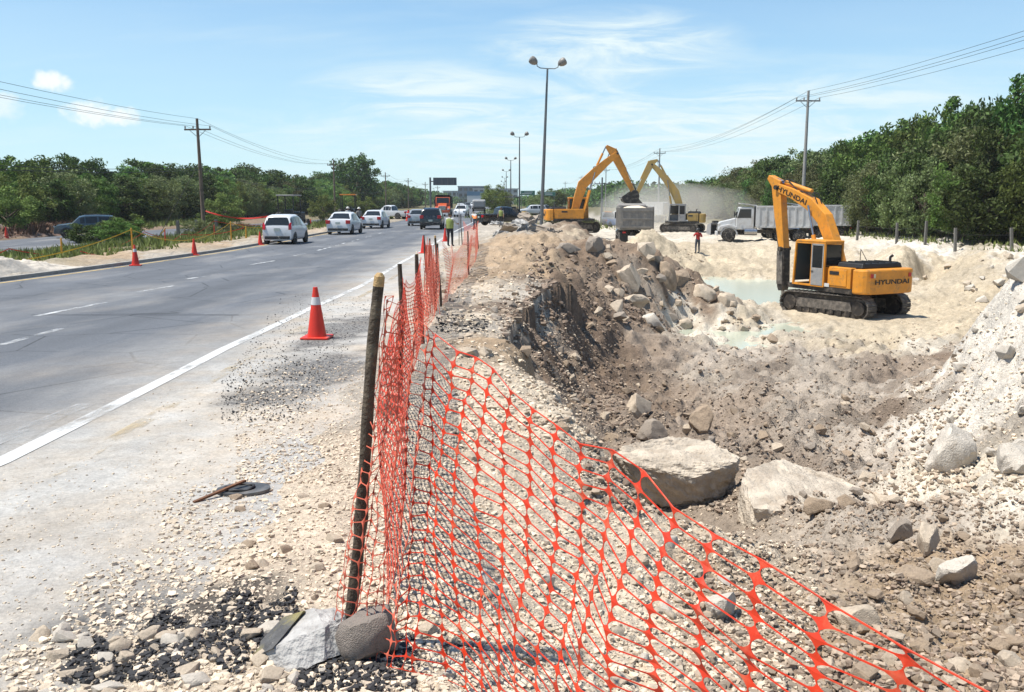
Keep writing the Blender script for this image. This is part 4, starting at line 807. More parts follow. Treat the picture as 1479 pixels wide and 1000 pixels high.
# --- traffic cones
def cone(p, hgt, label, collar=True, tilt=0):
    root = empty('traffic_cone', p, random.uniform(-.3, .3), label, 'traffic cone', 'red traffic cones'); s = hgt / .71; root.rotation_euler[0] = tilt
    box('base', (0, 0, .018 * s), (.38 * s, .38 * s, .036 * s), 'cone_red', root, .012 * s)
    def fr(z): return (.135 - .105 * z / .71) * s
    def seg(nm, z0, z1, m, grow=0):
        n = 24; rings = [[(math.cos(6.2832 * k / n) * (fr(z) + grow), math.sin(6.2832 * k / n) * (fr(z) + grow), z * s) for k in range(n)] for z in (z0, (z0 + z1) / 2, z1)]; return MB().loft(rings).build(nm, m, root, 40)
    seg('body', .034, .71, 'cone_red')
    if collar: seg('reflective_collar', .47, .575, 'cone_white', .003)
    return root
for u, v, hg, lab, cl in ((458, 489, .71, 'bright red cone with a white collar on the near dusty shoulder', True), (196, 384, .70, 'red cone with white collar on the yellow verge line nearest the white earth', True), (281, 369, .68, 'dirty red cone at the verge below the wooden utility pole', False),
                          (376, 354, .68, 'red cone at the verge just before the small white hatchback', False), (612, 366, .75, 'red cone on the edge line in front of the netted stakes', False), (643, 349, .74, 'red cone beside the flagging worker', False), (685, 331, .72, 'red cone at the far end of the net fence', False), (449, 327, .66, 'red cone beyond the small white hatchback on the median', False)):
    p = on_road(u, v); p.z = max(gz(p.x, p.y), float(zr(p.y))); cone(p, hg, lab, cl)
p = at_z(10, 346, -.5); cone(Vector((p.x, p.y, -.5)), .9, 'red cone across the second carriageway by the cleared brush', False)
# orange drum barrier between carriageways
q = Vector((-11.9, 103, 0)); dr = empty('channelizer_drum', q, 0, 'tall red drum standing in the gap between carriageways', 'drum')
MB().loft([[(math.cos(6.2832 * k / 20) * r, math.sin(6.2832 * k / 20) * r, z) for k in range(20)] for z, r in ((0, .36), (.08, .36), (.09, .30), (.4, .28), (.42, .25), (.8, .23), (1.02, .2), (1.05, .1), (1.25, .1))]).build('body', 'cone_red', dr, 35)
for z in (.45, .75): MB().loft([[(math.cos(6.2832 * k / 20) * r, math.sin(6.2832 * k / 20) * r, zz) for k in range(20)] for zz, r in ((z, .262), (z + .14, .252))]).build('reflective_band', 'cone_white', dr, 35)

# --- worn iron plate with a hooked bar lying on the shoulder
pp = ground_hit(352, 712); plate = empty('iron_cover', pp + Vector((0, 0, .0)), R(8), 'rusty worn iron plate with a ring and bar lying on the shoulder', 'scrap metal')
n = 40; ring = [(.20 * math.cos(2 * math.pi * k / n) * (1.0 if abs(math.cos(2 * math.pi * k / n)) < .8 else 1.03), .15 * math.sin(2 * math.pi * k / n)) for k in range(n)]
MB().prism(ring, .012, .038, 'xy').build('plate', 'iron_plate', plate, 40)
MB().tube([(.11 * math.cos(2 * math.pi * k / 28) - .03, .085 * math.sin(2 * math.pi * k / 28), .045 + .008 * math.sin(k)) for k in range(29)], .012, 8).build('ring', 'black_rubber', plate, 60)
MB().box((-.16, -.10, .055), (.46, .028, .02), Matrix.Rotation(R(42), 3, 'Z') @ Matrix.Rotation(R(-9), 3, 'Y')).build('bar', 'rust', plate)

plate.scale = (.72, .72, .6)
# --- caution tape on posts along the median
posts = []
for u, v, lab in ((212, 376, 'orange post holding yellow tape near the nearest verge cone'), (348, 352, 'orange post holding tape behind the small hatchback')):
    p = on_road(u, v); p.x -= .5; p.z = gz(p.x, p.y); o = MB().tube([(0, 0, -.1), (0, 0, 1.0)], .025, 10).build('marker_post', 'post_orange', None, 40); o.location = p; tag(o, lab, 'post', 'orange tape posts'); MB().tube([(0, 0, 1.0), (0, 0, 1.05)], [.027, .012], 10).build('post_cap', 'post_orange', o, 40); posts.append(p)
def tape(name, pts, m, label, cat='tape', width=.036):
    P = []; n = 14
    for a, c in zip(pts[:-1], pts[1:]):
        a, c = Vector(a), Vector(c); sag = (c - a).length * .045
        for i in range(n):
            t = i / n; p = a.lerp(c, t) - Vector((0, 0, sag * 4 * t * (1 - t))); tw = math.sin(t * 9 + a.x) * .6; w = Vector((0, math.sin(tw), math.cos(tw))) * width / 2; P.append([p - w, p + w])
    o = MB().sheet(P).build(name, m, None, recalc=False); o.modifiers.new('thickness', 'SOLIDIFY').thickness = .002; return tag(o, label, cat)
A = posts[0] + Vector((0, 0, .98)); B = posts[1] + Vector((0, 0, .98))
L0 = Vector((-17.5, 24, gz(-17.5, 24) + .55)); L1 = Vector((-21, 30, gz(-21, 30) + .6))
tape('yellow_tape', [Vector((-15.8, 19, gz(-15.8, 19) + .55)), A, B, (-13.8, 52, .9)], 'tape_yellow', 'yellow caution tape sagging between the orange posts')
tape('red_tape', [Vector((-17, 21, gz(-17, 21) + .3)), (-17.5, 31, .65), (-18.5, 45, .75), (-20, 60, .95), (-16, 66, .9)], 'tape_red', 'red tape strung low across the median grass')
tape('red_tape', [(-16.0, 33, .45), (-17.4, 47, .55), (-15, 50, .8), B + Vector((-.3, 3, -.1))], 'tape_red', 'red tape looping behind the orange posts')
tape('red_tape', [(-23.9, 70, 1.5), (-18, 66, 1.15), (-14.5, 62, .8)], 'tape_red', 'red tape tied from the wooden pole towards the road', width=.11)
for i, (x, y) in enumerate(((-16.7, 33), (-17.5, 45), (-15.4, 26), (-20, 60), (-14.9, 50))):
    o = MB().tube([(0, 0, -.15), (.02, .01, .75)], [.035, .03], 8).build('tape_peg', 'cone_red' if i % 2 else 'post_orange', None, 40); MB().tube([(.02, .01, .75), (.02, .01, .77)], [.032, .02], 8).build('peg_tip', 'cut_wood', o); o.location = (x, y, gz(x, y))
    tag(o, ['short peg holding red tape halfway along the grass', 'short red peg behind the nearest orange post', 'short peg nearest the white earth pile', 'short red peg below the wooden pole', 'short peg close behind the hatchback'][i], 'peg', 'short tape pegs')

# ================================================================== VEHICLES AND MACHINES
def wheel(parent, c, r, w, side=1, rim='rim', hub=.62):
    n = 24; o = MB().loft([[(x * w, math.cos(6.2832 * k / n) * rr, math.sin(6.2832 * k / n) * rr) for k in range(n)] for x, rr in ((-.5, r * .82), (-.44, r * .96), (-.25, r), (.25, r), (.44, r * .96), (.5, r * .82))]).build('wheel', 'tyre', parent, 35); o.location = c
    s = side; MB().loft([[(s * x * w, math.cos(6.2832 * k / n) * rr, math.sin(6.2832 * k / n) * rr) for k in range(n)] for x, rr in ((.49, r * hub * 1.06), (.505, r * hub), (.38, r * hub * .8), (.42, r * .22), (.47, r * .16))]).build('rim', rim, o, 30)
    return o
PROF = {
 'hatch': dict(L=3.6, w=.80, belt=.93, st=[(-1.80, .48, .86), (-1.80, .80, .93), (-1.75, .97, .96), (-1.53, 1.40, .97), (-1.36, 1.485, .98), (-.75, 1.535, 1), (-.1, 1.53, 1), (.30, 1.46, 1), (.98, 1.01, .99), (1.5, .88, .95), (1.72, .70, .88), (1.80, .48, .80)], rear=(2, 3), front=(7, 8), cab=(3, 7), fw=1.15, rw=-1.18, r=.29),
 'sedan': dict(L=4.4, w=.85, belt=.90, st=[(-2.2, .50, .84), (-2.2, .78, .92), (-2.12, .98, .95), (-1.62, 1.04, .97), (-1.05, 1.42, .98), (-.6, 1.50, 1), (.05, 1.505, 1), (.45, 1.43, 1), (1.12, 1.0, .99), (1.85, .86, .95), (2.12, .68, .86), (2.2, .48, .8)], rear=(3, 4), front=(7, 8), cab=(4, 7), fw=1.42, rw=-1.38, r=.31),
 'suv': dict(L=4.5, w=.88, belt=1.05, st=[(-2.25, .52, .9), (-2.25, .95, .95), (-2.2, 1.10, .97), (-2.02, 1.56, .97), (-1.85, 1.66, .98), (-.8, 1.71, 1), (.1, 1.69, 1), (.45, 1.62, 1), (1.0, 1.12, .99), (1.95, 1.0, .96), (2.18, .82, .9), (2.25, .55, .86)], rear=(2, 3), front=(7, 8), cab=(3, 7), fw=1.40, rw=-1.40, r=.36),
 'pickup': dict(L=5.2, w=.88, belt=1.05, st=[(-2.6, .60, .94), (-2.6, 1.02, .97), (-2.55, 1.05, .98), (-.75, 1.06, .99), (-.60, 1.62, .97), (-.35, 1.72, .98), (.15, 1.72, .98), (.45, 1.65, .98), (.98, 1.12, .99), (2.2, 1.0, .96), (2.5, .84, .9), (2.6, .58, .86)], rear=(3, 4), front=(7, 8), cab=(4, 7), fw=1.72, rw=-1.60, r=.37),
}
def car(kind, p, rz, paint, label, cat, detail=True, name='parked_car', roofload=None):
    P = PROF[kind]; w = P['w']; st = P['st']; zb = .22 if kind in ('hatch', 'sedan') else .34
    root = empty(name, p, rz, label, cat, 'cars and pickups on the carriageways')
    rings = []
    for i, (y, zt, wf) in enumerate(st):
        W_ = w * wf; bl = min(P['belt'], zt - .03); mid = zb + (bl - zb) * .55; cabin = P['cab'][0] <= i <= P['cab'][1]
        wt = W_ * (.80 if cabin else .93); zs = zt - (.07 if cabin else .02)
        half = [(W_ * .86, zb), (W_ * .97, zb + .10), (W_, mid), (W_ * .975, bl), (wt, zs), (wt * .82, zt), (wt * .35, zt + .015)]
        rings.append([(x, y, z) for x, z in half] + [(-x, y, z) for x, z in reversed(half)])
    n = 14; V = [q for r_ in rings for q in r_]; body = []; side = []; rear = []; front = []
    for i in range(len(rings) - 1):
        for k in range(n):
            f = (i * n + k, i * n + (k + 1) % n, (i + 1) * n + (k + 1) % n, (i + 1) * n + k)
            if i == P['rear'][0] and 3 <= k <= 9 and k not in (3, 9): rear.append(f)
            elif i == P['front'][0] and 4 <= k <= 8: front.append(f)
            elif k in (3, 9) and P['cab'][0] <= i < P['cab'][1]: side.append((i, f))
            else: body.append(f)
    body += [tuple(reversed(range(n))), tuple(range((len(rings) - 1) * n, len(rings) * n))]
    # inset side panes leave pillars in body colour
    def panes(f, k, lo=.06, hi=.94, vlo=.08, vhi=.9):
        A, B, C, D = [Vector(V[j]) for j in f]; g = lambda s, t: A * (1 - s) * (1 - t) + B * (1 - t) * s + C * s * t + D * (1 - s) * t
        return [g(vlo, lo), g(vhi, lo), g(vhi, hi), g(vlo, hi)]
    MB().add(V, body + [f for _, f in side] + rear + front).build('body', paint, root, 38)
    for i, f in side:
        q = panes(f, 0); cen = Vector((math.copysign(.012, q[0].x), 0, .002)); MB().add([p_ + cen for p_ in q], [(0, 1, 2, 3)]).build('side_window', 'glass', root)
    def big(fs, nm, off, glass='glass'):
        vs_ = []; fs_ = []
        pts = [Vector(V[j]) for f in fs for j in f]; c = sum(pts, Vector()) / len(pts)
        for f in fs: o = len(vs_); vs_ += [c + (Vector(V[j]) - c) * .90 + Vector(off) for j in f]; fs_.append((o, o + 1, o + 2, o + 3))
        b_ = MB().add(vs_, fs_); b_.build(nm, glass, root)
    big(rear, 'rear_window', (0, -.014, .010)); big(front, 'windscreen', (0, .014, .012))
    for s in (-1, 1):
        for y, nm in ((P['fw'], 'f'), (P['rw'], 'r')):
            wheel(root, (s * (w - .09), y, P['r']), P['r'], .2, s)
            MB().tube([(s * (w * .90), y, P['r'] + .03), (s * (w * .985 + .006), y, P['r'] + .03)], P['r'] * 1.16, 20).build('wheel_arch', 'black_plastic', root)
        yb = -P['L'] / 2
        if detail:
            tz = .86 if kind != 'suv' else 1.0
            if kind == 'hatch': MB().add([(s * .60, yb - .03, .76), (s * .755, yb + .0, .78), (s * .745, yb + .08, 1.14), (s * .66, yb + .06, 1.12), (s * .60, yb - .02, .96)], [(0, 1, 2, 3, 4)]).build('tail_light', 'tail_red', root)
            else: box('tail_light', (s * (w * .80), yb + .03, tz), (.30, .15, .24), 'tail_red', root, .02)
            box('headlight', (s * w * .68, P['L'] / 2 - .05, .68 if kind != 'suv' else .84), (.3, .1, .14), 'chrome', root, .02)
            box('wing_mirror', (s * (w + .07), st[P['front'][1]][0] - .18, P['belt'] + .06), (.16, .08, .12), paint, root, .02)
    if detail:
        yb = -P['L'] / 2
        box('rear_bumper', (0, yb - .0, .36 if kind != 'suv' else .5), (w * 1.62, .10, .17), 'black_plastic', root, .03)
        box('number_plate', (0, yb - .035 if kind != 'hatch' else yb - .02, .78 if kind != 'suv' else .72), (.32, .03, .15), 'plate', root)
        if kind == 'pickup': box('cargo_bed', (0, -1.65, 1.062), (w * 1.62, 1.6, .02), 'black_plastic', root)
        if kind in ('suv',):
            for s in (-1, 1): MB().tube([(s * .6, -1.7, 1.70), (s * .6, -1.65, 1.76), (s * .6, .0, 1.76), (s * .6, .05, 1.71)], .02, 6).build('roof_rail', 'black_plastic', root)
    return root
def rp(u, v, dz=0): p = on_road(u, v); return Vector((p.x, p.y, float(zr(p.y)) + dz))
car('hatch', rp(411, 352) + Vector((0, .5, 0)), R(-1), 'white_paint', 'small white hatchback seen from behind in the left lane', 'car', name='hatchback_car')
car('sedan', rp(495, 338.5) + Vector((0, 1, 0)), R(-2), 'white_paint', 'white sedan driving ahead of the small hatchback', 'car', name='sedan_car')
car('sedan', rp(541, 330) + Vector((0, 1, 0)), R(-3), 'white_paint', 'white sedan third in the line behind which a pickup crosses', 'car', name='sedan_car')
car('pickup', Vector((-15.4, 113, 0)), R(68), 'white_paint', 'white pickup crossing the gap between carriageways', 'pickup', name='pickup_truck')
car('suv', rp(624, 331) + Vector((0, .5, 0)), R(1), 'dark_paint', 'black off road wagon seen from behind in the right lane', 'car', name='suv_car')
car('sedan', Vector((-8.75, 84, 0)), R(0), 'car_silver', 'silver car partly hidden ahead of the black wagon', 'car', name='sedan_car')
car('suv', Vector((-32.6, 68.5, -.5)), R(118), 'teal_paint', 'dark teal wagon on the second carriageway behind bushes', 'car', name='suv_car')
car('pickup', Vector((-.75, 84, .02)), R(-62), 'dark_paint', 'black pickup parked across the median beyond the slab pile', 'pickup', name='pickup_truck')
car('suv', Vector((-7.2, 128, 0)), R(176), 'white_paint', 'white wagon beside the orange fronted truck', 'car', name='suv_car')
car('suv', Vector((-10.6, 185, 0)), R(3), 'white_paint', 'far white van driving away down the carriageway', 'car', False, name='suv_car')
k = 0
for (x, y, kind, pt, lab) in ((-12.2, 215, 'sedan', 'car_silver', 'far silver car left of the white van'), (-9.4, 232, 'sedan', 'car_red', 'far red car in the queue'), (-12.6, 255, 'suv', 'car_grey', 'far grey car in the queue beyond the red car'), (-8.9, 262, 'suv', 'white_paint', 'far white car low in the queue'), (-10.6, 300, 'sedan', 'car_blue', 'far blue car in the queue'), (-13.5, 310, 'suv', 'white_paint', 'very far white car on the left of the queue'), (-11.0, 350, 'suv', 'car_red', 'very far red car in the queue'), (-14.0, 372, 'sedan', 'white_paint', 'very far white sedan near the vanishing point'), (-11.5, 410, 'suv', 'car_silver', 'farthest silver car near the vanishing point')):
    car(kind, Vector((x, y, 0)), R(4 if x > -11.6 else 184), pt, lab, 'car', False, name='queue_car')
car('suv', Vector((12.0, 112, -.85)), R(178), 'car_grey', 'grey van with yellow roof lamp beyond the loading truck', 'van', name='van'); 
box('roof_beacon', (0, .2, 1.76), (.9, .25, .12), 'amber', bpy.context.scene.collection.objects[-1] if False else [o for o in COL.objects if o.get('label', '').startswith('grey van with')][0], .03)
car('pickup', Vector((12.9, 104, -.9)), R(200), 'car_blue', 'blue pickup waiting beside the loading truck', 'pickup', name='pickup_truck')
for x, y, pt, lab in ((3.3, 146, 'white_paint', 'white car parked beyond the median lamp post'), (5.4, 150, 'car_grey', 'grey pickup parked right of the far white car')): car('suv' if pt == 'white_paint' else 'pickup', Vector((x, y, -.1)), R(100), pt, lab, 'car', False, name='far_car')

# --- dump trucks (front towards +y)
def dump_truck(p, rz, label, cabm='truck_white', boxm='truck_box_white', hood=True, group='dump trucks at the works', load=None, tail='truck_box_grey'):
    root = empty('dump_truck', p, rz, label, 'dump truck', group)
    ch = MB(); ch.box((-.42, -.6, .85), (.16, 6.9, .26)); ch.box((.42, -.6, .85), (.16, 6.9, .26)); ch.box((0, -2.4, .82), (.8, .3, .3)); ch.box((0, 1.2, .8), (.9, 1.0, .5)); ch.build('chassis', 'steel_dark', root)
    for y in (2.55,): [wheel(root, (s * 1.02, y, .52), .52, .3, s, 'dusty_rim', .56) for s in (-1, 1)]
    for y in (-1.55, -2.95): [wheel(root, (s * .95, y, .52), .52, .58, s, 'dusty_rim', .56) for s in (-1, 1)]
    for s in (-1, 1):
        MB().tube([(s * 1.0, .35, .85), (s * 1.0, 1.35, .85)], .3, 14).build('fuel_tank', 'steel_light' if hood else 'machine_grey', root, 40)
        MB().tube([(s * 1.02, 2.55 + .66 * math.cos(R(a)), .52 + .66 * math.sin(R(a))) for a in range(0, 181, 20)], .07, 6).build('mudguard', cabm, root, 50)
    # cab
    W_ = 1.06
    cb_ = MB().prism([(.62, 1.0), (.62, 2.62), (.80, 2.82), (1.75, 2.82), (2.02, 1.92), (2.02, 1.0)], -W_, W_); cab = cb_.build('cab', cabm, root, bevel=.05)
    MB().add([(-.9, 1.79 + .02, 2.72), (.9, 1.81, 2.72), (.93, 2.045, 1.95), (-.93, 2.045, 1.95)], [(0, 1, 2, 3)]).build('windscreen', 'glass', cab)
    for s in (-1, 1):
        MB().add([(s * (W_ + .006), .85, 1.95), (s * (W_ + .006), 1.92, 1.95), (s * (W_ + .006), 1.74, 2.66), (s * (W_ + .006), .85, 2.66)], [(0, 1, 2, 3)]).build('side_window', 'glass', cab)
        box('wing_mirror', (s * (W_ + .2), 2.0, 2.2), (.1, .1, .5), 'black_plastic', cab, .02)
        box('step', (s * 1.02, 1.55, .62), (.3, .5, .08), 'steel_dark', root)
    MB().prism([(2.02, .85), (2.02, 1.93), (3.25, 1.62), (3.42, 1.45), (3.45, .85)], -.62, .62).build('hood', cabm, root, bevel=.06)
    gr = box('grille', (0, 3.455, 1.2), (.9, .03, .62), 'chrome', root); [box('grille_bar', (0, 3.475, .95 + .1 * i), (.9, .02, .03), 'black_plastic', gr) for i in range(6)]
    box('front_bumper', (0, 3.5, .68), (2.2, .16, .32), cabm, root, .04)
    for s in (-1, 1):
        MB().prism([(1.95, .95), (1.95, 1.25), (2.5, 1.45), (3.25, 1.3), (3.42, 1.05), (3.42, .9), (3.15, .9), (3.0, 1.15), (2.55, 1.25), (2.1, 1.1)], s * .62, s * 1.12).build('front_wing', cabm, root, bevel=.03)
        box('headlight', (s * .85, 3.43, 1.05), (.3, .06, .18), 'white_sticker', root, .02)
    # box: floor, walls, ribs, headboard over the cab
    x = 1.22; y0, y1 = -3.95, .45; zf, zt = 1.25, 2.85
    bxr = MB(); bxr.box((0, (y0 + y1) / 2, zf), (2 * x, y1 - y0, .12)); bxr.box((-x, (y0 + y1) / 2, (zf + zt) / 2), (.07, y1 - y0, zt - zf)); bxr.box((x, (y0 + y1) / 2, (zf + zt) / 2), (.07, y1 - y0, zt - zf)); bxr.box((0, y1, (zf + zt) / 2 + .06), (2 * x, .07, zt - zf + .1)); body = bxr.build('dump_box', boxm, root)
    MB().prism([(y1, zt + .05), (y1, zt + .14), (1.75, zt + .30), (1.75, zt + .24)], -1.1, 1.1).build('cab_protector', boxm, root)
    for s in (-1, 1):
        for i in range(8): box('rib', (s * (x + .06), y0 + .25 + i * (y1 - y0 - .45) / 7, (zf + zt) / 2), (.07, .12, zt - zf - .12), boxm, body)
        box('top_rail', (s * x, (y0 + y1) / 2, zt), (.14, y1 - y0, .12), boxm, body, .01); box('bottom_rail', (s * x, (y0 + y1) / 2, zf), (.16, y1 - y0, .16), boxm, body, .01)
    tg = box('tailgate', (0, y0 - .04, (zf + zt) / 2), (2 * x - .04, .07, zt - zf - .04), tail, root)
    for i in range(3): box('tailgate_rail', (0, y0 - .09, zf + .15 + i * .62), (2 * x - .06, .07, .11), tail, tg)
    for i in range(5): box('tailgate_rib', (-1.1 + i * .55, y0 - .085, (zf + zt) / 2), (.09, .05, zt - zf - .2), tail, tg)
    for s in (-1, 1): box('mud_flap', (s * .95, -3.75, .6), (.62, .03, .62), 'black_rubber', root); box('tail_light', (s * .95, -4.02, .98), (.25, .06, .12), 'tail_red', root)
    MB().tube([(0, -1.0, .9), (0, .2, 1.3)], .12, 10).build('hoist_cylinder', 'steel_dark', root)
    if load:
        vv, ff = ico(3); sel = vv * np.array([x * .95, 2.0, .55]) * (1 + .12 * fbm(vv[:, 0] * 3, vv[:, 1] * 3 + vv[:, 2], 3, 2))[:, None] + np.array([0, -1.75, 2.45]); from_np('load', sel, ff, load, root)
    return root
zt_ = gz(21.5, 74)
dump_truck(Vector((20.4, 73.5, gz(20.4, 73.5))), R(80), 'white dump truck facing the road in front of the trees', tail='truck_box_white')
dump_truck(Vector((24.9, 77.4, gz(24.9, 77.4))), R(86), 'second white dump truck parked behind the nearest excavator', tail='truck_box_white')
dump_truck(Vector((9.7, 72, gz(9.7, 72))), R(-3), 'grey dirty dump truck being loaded seen from behind', boxm='truck_box_grey', load='gravel')
dump_truck(Vector((-10.4, 136, 0)), R(182), 'orange fronted dump truck with black box coming towards us', 'truck_red', 'truck_black', group='trucks on the carriageway', tail='truck_black')
dump_truck(Vector((17.5, 125, -.8)), R(65), 'pale far dump truck behind the yellow excavator', group='dump trucks at the works')
# flatbed lorry with cargo in the queue
def lorry(p, rz, label):
    root = empty('loaded_lorry', p, rz, label, 'lorry'); box('flatbed', (0, -1, 1.0), (2.3, 4.6, .2), 'steel_dark', root); box('cargo', (0, -1.1, 1.75), (2.1, 4.0, 1.3), 'machine_grey', root, .25); box('cab', (0, 2.2, 1.5), (2.2, 1.6, 1.9), 'white_paint', root, .15); box('rear_window', (0, 1.39, 2.0), (1.4, .02, .5), 'glass', root)
    for s in (-1, 1):
        for y in (2.2, -2.0): wheel(root, (s * .95, y, .45), .45, .3, s)
lorry(Vector((-5.6, 152, 0)), R(2), 'lorry with a bulky grey load in the far right lane')

# --- excavators (boom towards +y)
def track(root, sx, L=4.2, r=.46, w=.6):
    t = empty('track_unit', (sx, 0, 0)); t.parent = root
    pts = []
    n = 11
    for i in range(n + 1): a = -math.pi / 2 + math.pi * i / n; pts.append((L / 2 - r + r * math.cos(a), r + r * math.sin(a)))
    for i in range(n + 1): a = math.pi / 2 + math.pi * i / n; pts.append((-L / 2 + r + r * math.cos(a), r + r * math.sin(a)))
    # evenly spaced shoes along the belt
    per = [Vector((a, b_)) for a, b_ in pts]; per.append(per[0]); seg = [(per[i + 1] - per[i]).length for i in range(len(per) - 1)]; tot = sum(seg); ns = 46
    def along(d):
        d %= tot
        for i, s in enumerate(seg):
            if d <= s or i == len(seg) - 1: q = per[i].lerp(per[i + 1], d / s if s else 0); return q, (per[i + 1] - per[i]).normalized()
            d -= s
    bm_ = MB()
    for k_ in range(ns):
        q, tg = along(tot * (k_ + .5) / ns); a = math.atan2(tg.y, tg.x); rot = Matrix.Rotation(a, 3, 'X')
        bm_.box((0, q.x, q.y), (w, tot / ns * .93, .035), rot); nrm = Vector((0, tg.y, -tg.x)); bm_.box(Vector((0, q.x, q.y)) + nrm * .03, (w, .022, .05), rot)
    bm_.build('track_shoes', 'track_steel', t)
    MB().prism([(a * .97, r + (b_ - r) * .88) for a, b_ in pts], -w * .3, w * .3).build('track_chain', 'steel_dark', t)
    fr_ = MB().prism([(-L / 2 + .75, .30), (-L / 2 + .85, .68), (L / 2 - .85, .68), (L / 2 - .75, .30)], -w * .36, w * .36).build('track_frame', 'track_steel', t)
    for s in (-1, 1):
        MB().tube([(s * w * .05, -L / 2 + r, r), (s * w * .42, -L / 2 + r, r)], r * .62, 18).build('sprocket', 'steel_dark', t); MB().tube([(s * w * .05, L / 2 - r, r), (s * w * .42, L / 2 - r, r)], r * .66, 18).build('idler', 'steel_dark', t)
    for i in range(7): MB().tube([(-w * .4, -L / 2 + .95 + i * (L - 1.9) / 6, .2), (w * .4, -L / 2 + .95 + i * (L - 1.9) / 6, .2)], .13, 12).build('track_roller', 'steel_dark', t)
    return t
def cyl(name, a, c, r, root, body='orange_machine', split=.55):
    a, c = Vector(a), Vector(c); m = a.lerp(c, split); o = MB().tube([a, m], r, 12).build(name, body, root, 40); MB().tube([m, c], r * .55, 10).build('piston_rod', 'steel_light', o, 40); return o
def arm_box(name, path, widths, wx, m, root, x=0):
    """welded box girder: path of (y, z) centre points, depth at each point"""
    P = [Vector((0, a, b_)) for a, b_ in path]; n = len(P); up = []; lo = []
    for i in range(n):
        t = (P[min(i + 1, n - 1)] - P[max(i - 1, 0)]).normalized(); nr = Vector((0, -t.z, t.y)); up.append(P[i] + nr * widths[i] / 2); lo.append(P[i] - nr * widths[i] / 2)
    poly = [(p_.y, p_.z) for p_ in up] + [(p_.y, p_.z) for p_ in reversed(lo)]
    return MB().prism(poly, x - wx / 2, x + wx / 2).build(name, m, root, bevel=.02)
def excavator(p, rz_track, rz_top, label, m, boom, arm, tool, letters=None, side_letters=True, glass='glass', scale=1.0, cabm=None):
    cabm = cabm or m
    root = empty('excavator', p, rz_top, label, 'excavator', 'crawler excavators'); root.scale = (scale,) * 3
    under = empty('undercarriage', (0, 0, 0), rz_track - rz_top); under.parent = root
    for s in (-1, 1):
        t = track(under, s * 1.2)
    cf = MB(); cf.box((0, 0, .62), (1.9, 1.3, .36)); cf.tube([(0, 0, .75), (0, 0, 1.02)], .62, 24); cf.build('car_body', 'steel_dark', under)
    for dy in (-.7, .7): box('cross_member', (0, dy, .55), (1.9, .32, .26), 'steel_dark', under)
    zb = 1.02
    # deck, house and counterweight with rounded back
    dk = MB().box((0, .1, zb + .10), (2.72, 3.6, .2)).build('deck', 'steel_dark', root)
    ho = MB(); ho.box((.95, -.35, zb + .62), (.82, 2.6, .84)); ho.box((-.92, -1.0, zb + .62), (.86, 1.2, .84)); ho.box((0, -.95, zb + .60), (1.1, 1.3, .8)); ho.build('house', m, root, bevel=.03)
    back = []
    for i in range(13): a = math.pi + math.pi * i / 12; back.append((1.40 * math.copysign(abs(math.cos(a)) ** .35, math.cos(a)), -1.72 + .72 * (abs(math.sin(a)) ** .55) * -1))
    cw_ = MB().prism(back, zb + .04, zb + 1.02, 'xy').build('counterweight', m, root, bevel=.07)
    eh = MB().box((0, -1.25, zb + 1.13), (2.2, 1.35, .2), None, .94).build('engine_hood', 'black_rubber', root, bevel=.04)
    for i in range(6): box('hood_rib', (-.9 + i * .36, -1.25, zb + 1.245), (.05, 1.2, .03), 'black_rubber', eh)
    MB().tube([(.85, -1.5, zb + 1.2), (.85, -1.5, zb + 1.42), (.85, -1.62, zb + 1.5)], .055, 10).build('exhaust', 'steel_dark', root)
    MB().tube([(.2, -.55, zb + 1.0), (.2, -.55, zb + 1.72), (.2, -.95, zb + 1.2)], .018, 6).build('handrail', 'steel_dark', root)
    for s in (-1, 1): box('door_panel', (s * 1.365, -.9, zb + .62), (.02, 1.0, .66), m, root, .01); box('vent', (s * 1.38, -.75, zb + .8), (.02, .5, .14), 'black_plastic', root)
    for s in (-1, 1):
        box('reflector', (s * 1.02 - .07, -2.44, zb + .78), (.15, .02, .16), 'red_sticker', cw_); box('reflector', (s * 1.02 + .06, -2.44, zb + .78), (.10, .02, .16), 'cream_sticker', cw_)
    if letters: text_mesh('lettering', letters, .26, 'lettering_black', cw_, Matrix.Translation((.0, -2.448, zb + .52)) @ Matrix.Rotation(R(90), 4, 'X'), 1.6)
    box('decal', (-1.38, -.28, zb + .28), (.02, .45, .14), 'white_sticker', root); box('decal', (-1.38, .0, zb + .50), (.02, .16, .2), 'lettering_black', root)
    # cab on the left
    cx_, y0, y1, z0, z1 = -.92, -.20, 1.55, zb + .18, zb + 1.98; hw = .47
    cabe = MB()
    def post(a, c, t=.075): cabe.tube([a, c], t * .6, 4)
    slope = .10
    cr = [(cx_ - hw, y0), (cx_ + hw, y0), (cx_ + hw, y1), (cx_ - hw, y1)]
    for (x, y) in cr: post((x, y, z0), (x * 1.0, y - (slope if y == y1 else 0), z1), .09)
    for a, c in zip(cr, cr[1:] + cr[:1]):
        post((a[0], a[1], z0 + .03), (c[0], c[1], z0 + .03), .09); post((a[0], a[1] - (slope if a[1] == y1 else 0), z1 - .02), (c[0], c[1] - (slope if c[1] == y1 else 0), z1 - .02), .09)
    post((cx_ - hw, y0 + .72, z0), (cx_ - hw, y0 + .72, z1), .08); cabe.box((cx_ + hw - .02, (y0 + y1) / 2, z0 + .38), (.05, y1 - y0, .72)); cabe.box((cx_, y0 + .01, z0 + .42), (2 * hw, .05, .8))
    cab = cabe.build('cab', cabm, root)
    MB().prism([(y0 - .06, z1), (y0 - .04, z1 + .09), (y1 - slope - .06, z1 + .09), (y1 - slope + .06, z1)], cx_ - hw - .05, cx_ + hw + .05).build('cab_roof', cabm, root, bevel=.03)
